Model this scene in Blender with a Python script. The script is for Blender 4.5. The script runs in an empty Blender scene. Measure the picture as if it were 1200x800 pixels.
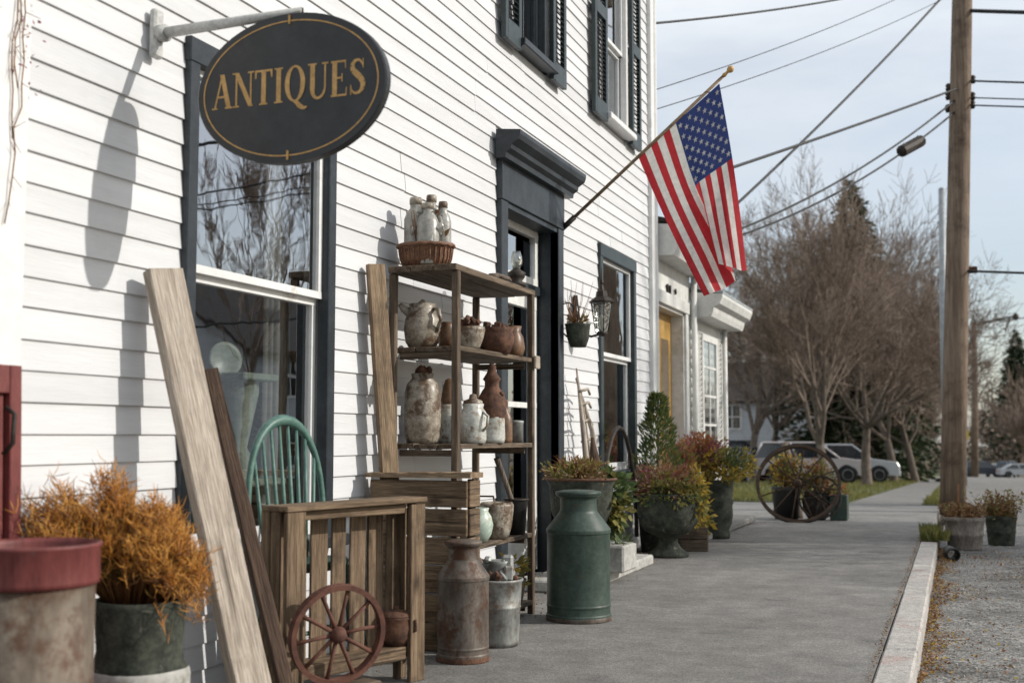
import bpy, math, random
from mathutils import Vector, Matrix, Euler
R = math.radians
# ------------------------------------------------------------------ camera, sky, sun, exposure
scn = bpy.context.scene
EYE = 0.95
cam_d = bpy.data.cameras.new("camera"); cam = bpy.data.objects.new("camera", cam_d)
scn.collection.objects.link(cam); scn.camera = cam
cam_d.sensor_width = 36.0; cam_d.lens = 42.0; cam_d.clip_start = 0.05; cam_d.clip_end = 3000
cam.location = (0, 0, EYE); cam.rotation_euler = (R(94.49), 0, R(20.4))
cam_d.dof.use_dof = True; cam_d.dof.focus_distance = 6.2; cam_d.dof.aperture_fstop = 2.8

SUN_TO = Vector((0.82, 0.25, 0.49)).normalized()          # towards the sun
elev = math.asin(SUN_TO.z)
world = bpy.data.worlds.new("World"); scn.world = world; world.use_nodes = True
wn = world.node_tree; wn.nodes.clear()
w_out = wn.nodes.new('ShaderNodeOutputWorld'); w_bg = wn.nodes.new('ShaderNodeBackground')
w_sky = wn.nodes.new('ShaderNodeTexSky'); w_sky.sky_type = 'NISHITA'; w_sky.sun_disc = False
w_sky.sun_elevation = elev; w_sky.sun_rotation = math.atan2(SUN_TO.x, SUN_TO.y)
w_sky.air_density = 1.0; w_sky.dust_density = 1.6; w_sky.ozone_density = 1.2
w_tc = wn.nodes.new('ShaderNodeTexCoord'); w_map = wn.nodes.new('ShaderNodeMapping')
w_map.inputs['Scale'].default_value = (1.2, 1.2, 4.5)
w_no = wn.nodes.new('ShaderNodeTexNoise'); w_no.inputs['Scale'].default_value = 1.6
w_no.inputs['Detail'].default_value = 7; w_no.inputs['Roughness'].default_value = 0.6
w_rp = wn.nodes.new('ShaderNodeValToRGB')
w_rp.color_ramp.elements[0].position = 0.38; w_rp.color_ramp.elements[0].color = (.70, .70, .70, 1)
w_rp.color_ramp.elements[1].position = 0.60; w_rp.color_ramp.elements[1].color = (1, 1, 1, 1)
w_sep = wn.nodes.new('ShaderNodeSeparateXYZ'); w_mr = wn.nodes.new('ShaderNodeMapRange'); w_mul = wn.nodes.new('ShaderNodeMath'); w_mul.operation = 'MULTIPLY'
w_mr.inputs[1].default_value = .10; w_mr.inputs[2].default_value = .34; w_mr.inputs[3].default_value = .30; w_mr.inputs[4].default_value = .98
wn.links.new(w_tc.outputs['Generated'], w_sep.inputs[0]); wn.links.new(w_sep.outputs[2], w_mr.inputs[0])
w_mx = wn.nodes.new('ShaderNodeMix'); w_mx.data_type = 'RGBA'
w_mx.inputs[7].default_value = (6.75, 7.05, 7.35, 1)         # thin high cloud veil
wn.links.new(w_tc.outputs['Generated'], w_map.inputs['Vector']); wn.links.new(w_map.outputs[0], w_no.inputs['Vector'])
wn.links.new(w_no.outputs['Fac'], w_rp.inputs['Fac']); wn.links.new(w_rp.outputs['Color'], w_mul.inputs[0]); wn.links.new(w_mr.outputs[0], w_mul.inputs[1]); wn.links.new(w_mul.outputs[0], w_mx.inputs[0])
wn.links.new(w_sky.outputs['Color'], w_mx.inputs[6]); wn.links.new(w_mx.outputs[2], w_bg.inputs['Color'])
w_bg.inputs['Strength'].default_value = 0.15
wn.links.new(w_bg.outputs[0], w_out.inputs['Surface'])
sun_d = bpy.data.lights.new("sun", 'SUN'); sun_d.energy = 4.25; sun_d.angle = R(0.6); sun_d.color = (1.0, 0.952, 0.875)
sun = bpy.data.objects.new("sun", sun_d); scn.collection.objects.link(sun)
sun.rotation_euler = (-SUN_TO).to_track_quat('-Z', 'Y').to_euler(); sun.location = (20, 6, 20)
scn.view_settings.view_transform = 'Standard'; scn.view_settings.look = 'None'
scn.view_settings.exposure = -0.1; scn.view_settings.gamma = 1.0

# ------------------------------------------------------------------ helpers
RND = random.Random(11)
COL = scn.collection
CM = Euler((R(94.49), 0, R(20.4))).to_matrix()
CP = Vector((0, 0, EYE))
def ray(px, py): return CM @ Vector(((px - 600) / 1400, (400 - py) / 1400, -1))
def atx(px, py, x): d = ray(px, py); return CP + d * (x / d.x)            # pixel on a plane parallel to the shop wall
def aty(px, py, y): d = ray(px, py); return CP + d * (y / d.y)            # pixel on a plane across the street
def atz(px, py, z=0.0): d = ray(px, py); return CP + d * ((z - EYE) / d.z)  # pixel on the pavement
WX = -2.56                                                               # face of the shop wall
def wy(px): return atx(px, 510, WX).y
def zg(y):
    if y < 11: return 0.0
    if y < 15: return -0.027 * (y - 11) ** 2 / 8
    if y < 150: return -0.054 - 0.027 * (y - 15)
    return -3.699 - 0.010 * (min(y, 330) - 150)

class MB:
    def __init__(s): s.v = []; s.f = []; s.m = []; s.sm = []
    def add(s, vs, fs, mat=0, smooth=False, T=None):
        o = len(s.v)
        s.v += [tuple(T @ Vector(p)) if T else tuple(p) for p in vs]
        for f in fs: s.f.append([i + o for i in f]); s.m.append(mat); s.sm.append(smooth)
        return s
    def box(s, c, d, rot=None, bev=0.0, mat=0):
        hx, hy, hz = d[0] / 2, d[1] / 2, d[2] / 2
        T = Matrix.Translation(c) @ (Euler(rot).to_matrix().to_4x4() if rot else Matrix.Identity(4))
        if bev <= 0:
            vs = [(x * hx, y * hy, z * hz) for x in (-1, 1) for y in (-1, 1) for z in (-1, 1)]
            fs = [(0, 1, 3, 2), (4, 6, 7, 5), (0, 4, 5, 1), (2, 3, 7, 6), (0, 2, 6, 4), (1, 5, 7, 3)]
            return s.add(vs, fs, mat, False, T)
        b = min(bev, hx * .9, hy * .9, hz * .9)
        idx = {}; vs = []
        for x in (-1, 1):
            for y in (-1, 1):
                for z in (-1, 1):
                    for a in range(3):
                        p = [x * (hx - b), y * (hy - b), z * (hz - b)]
                        p[a] = (x, y, z)[a] * (hx, hy, hz)[a]
                        idx[(x, y, z, a)] = len(vs); vs.append(tuple(p))
        fs = []
        def q(l): fs.append([idx[k] for k in l])
        for sg in (-1, 1):
            q([(sg, -1, -1, 0), (sg, 1, -1, 0), (sg, 1, 1, 0), (sg, -1, 1, 0)])
            q([(-1, sg, -1, 1), (1, sg, -1, 1), (1, sg, 1, 1), (-1, sg, 1, 1)])
            q([(-1, -1, sg, 2), (1, -1, sg, 2), (1, 1, sg, 2), (-1, 1, sg, 2)])
        for a in (-1, 1):
            for c2 in (-1, 1):
                q([(a, c2, -1, 0), (a, c2, 1, 0), (a, c2, 1, 1), (a, c2, -1, 1)])
                q([(a, -1, c2, 0), (a, 1, c2, 0), (a, 1, c2, 2), (a, -1, c2, 2)])
                q([(-1, a, c2, 1), (1, a, c2, 1), (1, a, c2, 2), (-1, a, c2, 2)])
        for x in (-1, 1):
            for y in (-1, 1):
                for z in (-1, 1): fs.append([idx[(x, y, z, k)] for k in range(3)])
        return s.add(vs, fs, mat, False, T)
    def beam(s, p0, p1, w, t, up=(0, 0, 1), bev=0.0, mat=0):
        p0, p1 = Vector(p0), Vector(p1); d = p1 - p0; L = d.length; d.normalize()
        u = Vector(up)
        if abs(d.dot(u)) > .98: u = Vector((1, 0, 0))
        a = d.cross(u).normalized(); b = a.cross(d)
        M = Matrix((d, a, b)).transposed().to_4x4(); M.translation = (p0 + p1) / 2
        k = MB().box((0, 0, 0), (L, w, t), None, bev)
        return s.add(k.v, k.f, mat, False, M)
    def tube(s, pts, rad, n=6, mat=0, cap=True, smooth=True):
        pts = [Vector(p) for p in pts]; m = len(pts)
        if not isinstance(rad, (list, tuple)): rad = [rad] * m
        vs = []; fs = []; prev = None
        for i, p in enumerate(pts):
            d = (pts[min(i + 1, m - 1)] - pts[max(i - 1, 0)])
            if d.length < 1e-9: d = Vector((0, 0, 1))
            d.normalize()
            if prev is None:
                a = d.orthogonal().normalized()
            else:
                a = prev - d * prev.dot(d)
                a = a.normalized() if a.length > 1e-6 else d.orthogonal().normalized()
            prev = a; b = d.cross(a)
            for k in range(n):
                t = 2 * math.pi * k / n
                vs.append(p + (a * math.cos(t) + b * math.sin(t)) * rad[i])
        for i in range(m - 1):
            for k in range(n):
                fs.append((i * n + k, i * n + (k + 1) % n, (i + 1) * n + (k + 1) % n, (i + 1) * n + k))
        if cap: fs += [tuple(range(n))[::-1], tuple((m - 1) * n + k for k in range(n))]
        return s.add(vs, fs, mat, smooth)
    def lathe(s, prof, n=28, c=(0, 0, 0), mat=0, wob=0.0, seed=0, smooth=True, sx=1.0, sy=1.0):
        vs = []; fs = []; m = len(prof); rr = random.Random(seed)
        ph = [rr.uniform(0, 6.28) for _ in range(4)]
        for j, (r, z) in enumerate(prof):
            for k in range(n):
                t = 2 * math.pi * k / n
                w = 1 + wob * (math.sin(2 * t + ph[0] + z * 9) + .6 * math.sin(5 * t + ph[1] - z * 17) + .4 * math.sin(9 * t + ph[2] + z * 31))
                vs.append((c[0] + r * w * math.cos(t) * sx, c[1] + r * w * math.sin(t) * sy, c[2] + z + wob * .3 * r * math.sin(3 * t + ph[3])))
        for j in range(m - 1):
            for k in range(n):
                fs.append((j * n + k, j * n + (k + 1) % n, (j + 1) * n + (k + 1) % n, (j + 1) * n + k))
        return s.add(vs, fs, mat, smooth)
    def prism(s, poly, h0, h1, axis='z', mat=0, T=None):
        n = len(poly); vs = []
        for h in (h0, h1):
            for (a, b) in poly: vs.append({'z': (a, b, h), 'y': (a, h, b), 'x': (h, a, b)}[axis])
        fs = [tuple(range(n))[::-1], tuple(range(n, 2 * n))] + [(i, (i + 1) % n, n + (i + 1) % n, n + i) for i in range(n)]
        return s.add(vs, fs, mat, False, T)
    def leaf(s, p, d, size, wid, rr, mat=0, bend=.3):
        d = Vector(d).normalized(); a = d.cross(Vector((rr.uniform(-1, 1), rr.uniform(-1, 1), rr.uniform(-1, 1))))
        if a.length < 1e-4: a = d.orthogonal()
        a.normalize(); n = a.cross(d); p = Vector(p)
        vs = [p, p + d * size * .45 + a * wid * .5 + n * size * bend * .2, p + d * size, p + d * size * .45 - a * wid * .5 + n * size * bend * .2]
        return s.add(vs, [(0, 1, 2, 3)], mat)
    def mesh(s, name, mats):
        me = bpy.data.meshes.new(name); me.from_pydata(s.v, [], s.f)
        for m in (mats if isinstance(mats, (list, tuple)) else [mats]): me.materials.append(m)
        if any(s.m): me.polygons.foreach_set('material_index', s.m)
        me.polygons.foreach_set('use_smooth', s.sm)
        me.validate(); me.update()
        return me
    def build(s, name, mats, parent=None, loc=None, rot=None):
        return link(name, s.mesh(name, mats), parent, loc, rot)
def fixn(o):
    import bmesh
    bm = bmesh.new(); bm.from_mesh(o.data); bmesh.ops.recalc_face_normals(bm, faces=bm.faces); bm.to_mesh(o.data); bm.free()
    return o
def link(name, me, parent=None, loc=None, rot=None):
    o = bpy.data.objects.new(name, me); COL.objects.link(o)
    if parent: o.parent = parent
    if loc is not None: o.location = loc
    if rot is not None: o.rotation_euler = rot
    return o
def tag(o, label, cat, group=None, kind=None):
    o['label'] = label; o['category'] = cat
    if group: o['group'] = group
    if kind: o['kind'] = kind
    return o
def thing(name, label, cat, loc=(0, 0, 0), rz=0.0, group=None, rot=None):
    o = bpy.data.objects.new(name, None); COL.objects.link(o); o.empty_display_size = .1
    o.location = loc; o.rotation_euler = rot if rot else (0, 0, rz)
    return tag(o, label, cat, group)
def struct(o): o['kind'] = 'structure'; return o
def copy_tree(o, parent=None):
    c = o.copy(); COL.objects.link(c); c.parent = parent
    for ch in [x for x in list(COL.objects) if x.parent is o]: copy_tree(ch, c)
    return c

# ------------------------------------------------------------------ materials
def pm(name, c1, c2, scale=8, rough=.6, metal=0.0, bump=.15, bscale=60, stretch=(1, 1, 1), c3=None, s3=3.0, t3=(.55, .68),
       coord='Object', spec=.4, bdist=.01, trans=0.0, r2=None, fine=.28):
    m = bpy.data.materials.new(name); m.use_nodes = True; nt = m.node_tree; N = nt.nodes; L = nt.links
    b = N['Principled BSDF']
    if coord == 'World':
        g = N.new('ShaderNodeNewGeometry'); src = g.outputs['Position']
    else:
        g = N.new('ShaderNodeTexCoord'); src = g.outputs['Object']
        oi = N.new('ShaderNodeObjectInfo'); va = N.new('ShaderNodeVectorMath'); va.operation = 'MULTIPLY_ADD'
        cmb = N.new('ShaderNodeCombineXYZ')
        for k in range(3): L.new(oi.outputs['Random'], cmb.inputs[k])
        va.inputs[1].default_value = (13, 17, 23); L.new(cmb.outputs[0], va.inputs[0]); L.new(src, va.inputs[2]); src = va.outputs[0]
    mp = N.new('ShaderNodeMapping'); mp.inputs['Scale'].default_value = stretch; L.new(src, mp.inputs['Vector'])
    n1 = N.new('ShaderNodeTexNoise'); n1.inputs['Scale'].default_value = scale; n1.inputs['Detail'].default_value = 6
    n1.inputs['Roughness'].default_value = .65; L.new(mp.outputs[0], n1.inputs['Vector'])
    rp = N.new('ShaderNodeValToRGB'); rp.color_ramp.elements[0].position = .36; rp.color_ramp.elements[1].position = .64
    rp.color_ramp.elements[0].color = (*c1, 1); rp.color_ramp.elements[1].color = (*c2, 1); L.new(n1.outputs['Fac'], rp.inputs['Fac'])
    out = rp.outputs['Color']
    if c3:
        n3 = N.new('ShaderNodeTexNoise'); n3.inputs['Scale'].default_value = s3; n3.inputs['Detail'].default_value = 8; n3.inputs['Roughness'].default_value = .7
        L.new(src, n3.inputs['Vector'])
        r3 = N.new('ShaderNodeValToRGB'); r3.color_ramp.elements[0].position = t3[0]; r3.color_ramp.elements[1].position = t3[1]
        L.new(n3.outputs['Fac'], r3.inputs['Fac'])
        mx = N.new('ShaderNodeMix'); mx.data_type = 'RGBA'; mx.inputs[7].default_value = (*c3, 1)
        L.new(r3.outputs['Color'], mx.inputs[0]); L.new(out, mx.inputs[6]); out = mx.outputs[2]
        if r2 is not None:
            mr = N.new('ShaderNodeMix'); mr.inputs[2].default_value = rough; mr.inputs[3].default_value = r2
            L.new(r3.outputs['Color'], mr.inputs[0]); L.new(mr.outputs[0], b.inputs['Roughness'])
    if bump:
        nf = N.new('ShaderNodeTexNoise'); nf.inputs['Scale'].default_value = scale * 4.5; nf.inputs['Detail'].default_value = 5; nf.inputs['Roughness'].default_value = .7
        L.new(mp.outputs[0], nf.inputs['Vector'])
        rf_ = N.new('ShaderNodeMapRange'); rf_.inputs[1].default_value = .3; rf_.inputs[2].default_value = .7; rf_.inputs[3].default_value = 1 - fine; rf_.inputs[4].default_value = 1 + fine * .7
        L.new(nf.outputs['Fac'], rf_.inputs[0])
        mf = N.new('ShaderNodeMix'); mf.data_type = 'RGBA'; mf.blend_type = 'MULTIPLY'; mf.inputs[0].default_value = 1
        L.new(out, mf.inputs[6]); L.new(rf_.outputs[0], mf.inputs[7]); out = mf.outputs[2]
    L.new(out, b.inputs['Base Color'])
    if r2 is None or not c3: b.inputs['Roughness'].default_value = rough
    b.inputs['Metallic'].default_value = metal; b.inputs['Specular IOR Level'].default_value = spec
    if trans: b.inputs['Transmission Weight'].default_value = trans
    if bump:
        n2 = N.new('ShaderNodeTexNoise'); n2.inputs['Scale'].default_value = bscale; n2.inputs['Detail'].default_value = 4
        L.new(mp.outputs[0], n2.inputs['Vector'])
        bp = N.new('ShaderNodeBump'); bp.inputs['Strength'].default_value = bump; bp.inputs['Distance'].default_value = bdist
        L.new(n2.outputs['Fac'], bp.inputs['Height']); L.new(bp.outputs[0], b.inputs['Normal'])
    return m
def leafmat(name, c1, c2, scale=9, tr=.3, rough=.55):
    m = pm(name, c1, c2, scale=scale, rough=rough, bump=0, coord='World', spec=.25)
    nt = m.node_tree; b = nt.nodes['Principled BSDF']; o = nt.nodes['Material Output']
    t = nt.nodes.new('ShaderNodeBsdfTranslucent'); mx = nt.nodes.new('ShaderNodeMixShader'); mx.inputs[0].default_value = tr
    t.inputs['Color'].default_value = (*c2, 1)
    nt.links.new(b.outputs[0], mx.inputs[1]); nt.links.new(t.outputs[0], mx.inputs[2]); nt.links.new(mx.outputs[0], o.inputs['Surface'])
    return m
def glassmat(name, ior=1.9, tint=(.86, .9, .9), wav=.02, rough=0.0, sc=3.0, base=0.0):
    m = bpy.data.materials.new(name); m.use_nodes = True; nt = m.node_tree; N = nt.nodes; L = nt.links; N.remove(N['Principled BSDF'])
    tr = N.new('ShaderNodeBsdfTransparent'); tr.inputs['Color'].default_value = (*tint, 1)
    gl = N.new('ShaderNodeBsdfGlossy'); gl.inputs['Roughness'].default_value = rough; gl.inputs['Color'].default_value = (.95, .97, 1, 1)
    fr0 = N.new('ShaderNodeFresnel'); fr0.inputs['IOR'].default_value = ior; fr = N.new('ShaderNodeMath'); fr.operation = 'MULTIPLY_ADD'; fr.inputs[1].default_value = 1 - base; fr.inputs[2].default_value = base; L.new(fr0.outputs[0], fr.inputs[0]); mx = N.new('ShaderNodeMixShader')
    g = N.new('ShaderNodeNewGeometry'); no = N.new('ShaderNodeTexNoise'); no.inputs['Scale'].default_value = sc; no.inputs['Detail'].default_value = 2
    bp = N.new('ShaderNodeBump'); bp.inputs['Strength'].default_value = wav; bp.inputs['Distance'].default_value = .05
    L.new(g.outputs['Position'], no.inputs['Vector']); L.new(no.outputs['Fac'], bp.inputs['Height']); L.new(bp.outputs[0], gl.inputs['Normal'])
    L.new(fr.outputs[0], mx.inputs[0]); L.new(tr.outputs[0], mx.inputs[1]); L.new(gl.outputs[0], mx.inputs[2])
    L.new(mx.outputs[0], N['Material Output'].inputs['Surface'])
    return m
white_paint = pm('white_siding_paint', (.565, .57, .58), (.615, .62, .63), scale=1.3, fine=.05, spec=.15, rough=.75, bump=.12, bscale=25, coord='World', stretch=(1, .5, 6), c3=(.50, .495, .475), s3=1.1, t3=(.60, .80))
def vary(m, lo, hi):
    nt = m.node_tree; b = nt.nodes['Principled BSDF']; oi = nt.nodes.new('ShaderNodeObjectInfo'); mr = nt.nodes.new('ShaderNodeMapRange')
    mr.inputs[3].default_value = lo; mr.inputs[4].default_value = hi; nt.links.new(oi.outputs['Random'], mr.inputs[0])
    mx = nt.nodes.new('ShaderNodeMix'); mx.data_type = 'RGBA'; mx.blend_type = 'MULTIPLY'; mx.inputs[0].default_value = 1
    nt.links.new(b.inputs['Base Color'].links[0].from_socket, mx.inputs[6]); nt.links.new(mr.outputs[0], mx.inputs[7]); nt.links.new(mx.outputs[2], b.inputs['Base Color'])
vary(white_paint, .93, 1.03)
white_trim = pm('white_trim_paint', (.62, .62, .61), (.70, .70, .69), scale=5, fine=.08, rough=.5, bump=.1, bscale=40, coord='World', c3=(.42, .39, .35), s3=5, t3=(.62, .75))
old_white = pm('old_white_paint', (.54, .54, .515), (.66, .655, .63), scale=4, fine=.12, rough=.6, bump=.15, bscale=40, coord='World', c3=(.40, .38, .34), s3=3, t3=(.58, .76))
slate = pm('slate_trim_paint', (.016, .021, .026), (.030, .038, .046), scale=6, rough=.42, bump=.12, bscale=50, coord='World', c3=(.06, .07, .08), s3=5, t3=(.6, .8))
green_trim = pm('dark_green_shutter_paint', (.018, .030, .033), (.036, .050, .056), scale=6, rough=.45, bump=.1, bscale=50, coord='World')
glass = glassmat('window_glass', ior=1.7, tint=(.93, .95, .95), wav=.010, sc=4, base=.42)
jar_glass = glassmat('jar_glass', ior=1.5, tint=(.80, .81, .76), wav=.3, rough=.18, sc=40, base=.16)
def aged(ax, m):
    nt = m.node_tree; N = nt.nodes; L = nt.links; b = N['Principled BSDF']; mp0 = N['Mapping']; src = mp0.inputs['Vector'].links[0].from_socket
    def mapped(v):
        mp = N.new('ShaderNodeMapping'); mp.inputs['Scale'].default_value = v; L.new(src, mp.inputs['Vector']); return mp.outputs[0]
    def mult(fac):
        mx = N.new('ShaderNodeMix'); mx.data_type = 'RGBA'; mx.blend_type = 'MULTIPLY'; mx.inputs[0].default_value = 1
        L.new(b.inputs['Base Color'].links[0].from_socket, mx.inputs[6]); L.new(fac, mx.inputs[7]); L.new(mx.outputs[2], b.inputs['Base Color'])
    vo = N.new('ShaderNodeTexVoronoi'); vo.inputs['Scale'].default_value = 1.0; L.new(mapped({'x': (3.2, 9, 9), 'y': (9, 3.2, 9), 'z': (9, 9, 3.2)}[ax]), vo.inputs['Vector'])
    r1 = N.new('ShaderNodeMapRange'); r1.inputs[1].default_value = .07; r1.inputs[2].default_value = .17; r1.inputs[3].default_value = .38; r1.inputs[4].default_value = 1; L.new(vo.outputs['Distance'], r1.inputs[0]); mult(r1.outputs[0])
    no = N.new('ShaderNodeTexNoise'); no.inputs['Scale'].default_value = 1.0; no.inputs['Detail'].default_value = 3; L.new(mapped({'x': (1.1, 42, 42), 'y': (42, 1.1, 42), 'z': (42, 42, 1.1)}[ax]), no.inputs['Vector'])
    r2 = N.new('ShaderNodeMapRange'); r2.inputs[1].default_value = .30; r2.inputs[2].default_value = .37; r2.inputs[3].default_value = .30; r2.inputs[4].default_value = 1; L.new(no.outputs['Fac'], r2.inputs[0]); mult(r2.outputs[0])
    return m
def woods(nm, c1, c2, c3, **k):
    k.setdefault('s3', 4); k.setdefault('t3', (.52, .72))
    return {a: aged(a, pm(nm + '_' + a, c1, c2, scale=5, rough=.78, fine=.4, bump=.7, bscale=22, bdist=.006, spec=.2,
                  stretch={'x': (.6, 9, 9), 'y': (9, .6, 9), 'z': (9, 9, .6)}[a], c3=c3, **k)) for a in 'xyz'}
wood_pale = woods('pale_weathered_wood', (.27, .222, .178), (.46, .40, .335), (.21, .175, .14))
wood_grey = woods('grey_brown_wood', (.070, .052, .037), (.175, .132, .094), (.050, .038, .028))
cloudy = pm('cloudy_old_glass', (.34, .335, .30), (.50, .49, .45), scale=18, rough=.3, bump=.3, bscale=50, bdist=.004, c3=(.22, .17, .11), s3=16, t3=(.55, .66), trans=.35)
wood_crate = woods('crate_wood', (.095, .064, .040), (.230, .162, .104), (.055, .038, .025))
wood_dark = woods('dark_brown_wood', (.045, .028, .02), (.10, .064, .045), (.03, .02, .015))
wood_tan = woods('tan_board_wood', (.17, .118, .075), (.31, .225, .145), (.12, .085, .06))
iron = pm('dark_iron', (.018, .015, .013), (.05, .038, .030), scale=20, rough=.65, metal=.3, bump=.3, bscale=90, bdist=.003)
rust = pm('rusty_iron', (.055, .026, .017), (.15, .072, .042), scale=22, rough=.85, bump=.5, bscale=90, bdist=.004, c3=(.045, .024, .018), s3=10)
rust_red = pm('red_rust_iron', (.075, .030, .021), (.15, .062, .040), scale=18, rough=.8, bump=.4, bscale=90, bdist=.003, c3=(.055, .026, .018), s3=9)
zinc = pm('zinc_metal', (.19, .195, .185), (.35, .355, .335), scale=14, stretch=(1, 1, .5), rough=.55, metal=.35, bump=.15, bscale=50, bdist=.003, c3=(.12, .085, .06), s3=11, t3=(.50, .64))
tin_brown = pm('brown_tinned_steel', (.070, .056, .046), (.165, .140, .118), scale=11, stretch=(1, 1, .45), rough=.55, metal=.35, bump=.25, bscale=60, bdist=.003, c3=(.085, .042, .026), s3=9, t3=(.48, .60), r2=.85)
can_green = pm('green_can_paint', (.025, .045, .035), (.046, .071, .056), scale=9, fine=.35, rough=.48, bump=.18, bscale=55, bdist=.003, c3=(.075, .058, .038), s3=14, t3=(.59, .68), r2=.8)
chair_green = pm('chair_green_paint', (.050, .120, .100), (.100, .185, .155), scale=20, rough=.45, bump=.15, bscale=60, bdist=.002, c3=(.16, .15, .10), s3=25, t3=(.62, .72))
red_paint = pm('faded_red_paint', (.115, .024, .022), (.17, .042, .037), scale=7, rough=.55, bump=.25, bscale=50, bdist=.003, c3=(.13, .075, .06), s3=12, t3=(.60, .70), stretch=(4, 4, .7))
drum_zinc = pm('stained_drum_metal', (.092, .068, .048), (.195, .160, .122), scale=8, rough=.6, metal=.3, bump=.2, bscale=40, bdist=.003, c3=(.085, .046, .028), s3=11, t3=(.46, .60), stretch=(1, 1, .4))
basket_m = pm('copper_brown_basket', (.11, .050, .028), (.23, .115, .064), scale=16, rough=.6, bump=.8, bscale=70, bdist=.006, stretch=(1, 1, 2.2), c3=(.08, .04, .025), s3=14)
cer_grey = pm('grey_stoneware', (.19, .155, .115), (.42, .38, .315), scale=16, fine=.4, rough=.38, bump=.15, bscale=45, bdist=.003, c3=(.11, .068, .042), s3=13, t3=(.49, .58))
cer_white = pm('white_stoneware', (.40, .40, .36), (.60, .60, .555), scale=14, fine=.3, rough=.35, bump=.1, bscale=45, bdist=.003, c3=(.22, .16, .10), s3=15, t3=(.52, .62))
cer_brown = pm('brown_stoneware', (.10, .055, .032), (.22, .125, .072), scale=10, rough=.4, bump=.3, bscale=45, bdist=.003, c3=(.08, .045, .03), s3=9)
cer_green = pm('pale_green_stoneware', (.34, .42, .36), (.50, .57, .49), scale=14, rough=.32, bump=.1, bscale=45, bdist=.003, c3=(.32, .27, .18), s3=12, t3=(.55, .68))
pot_dark = pm('dark_mossy_stone', (.014, .018, .013), (.060, .066, .048), scale=15, fine=.5, rough=.85, bump=.5, bscale=50, bdist=.005, c3=(.17, .165, .135), s3=13, t3=(.60, .69))
pot_clay = pm('weathered_clay', (.12, .10, .085), (.25, .22, .195), scale=12, fine=.4, stretch=(1, 1, .5), rough=.85, bump=.4, bscale=45, bdist=.005, c3=(.36, .34, .31), s3=6, t3=(.60, .75))
pot_black = pm('black_plastic', (.012, .012, .012), (.022, .021, .02), scale=9, rough=.5, bump=.1)
stone_grey = pm('pale_grey_stone', (.30, .29, .27), (.43, .42, .39), scale=7, rough=.85, bump=.4, bscale=45, bdist=.005, c3=(.17, .16, .13), s3=5)
sign_black = pm('sign_charcoal_paint', (.018, .019, .021), (.030, .031, .033), scale=4, rough=.38, bump=.06, bscale=60)
gold = pm('gold_leaf_paint', (.42, .24, .075), (.55, .33, .12), scale=20, rough=.5, bump=.1, bscale=90)
grey_pipe = pm('grey_bracket_paint', (.40, .40, .385), (.50, .50, .48), scale=15, rough=.5, bump=.1)
soil = pm('potting_soil', (.030, .021, .014), (.06, .043, .030), scale=30, rough=.95, bump=.8, bscale=60, bdist=.02)
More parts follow.
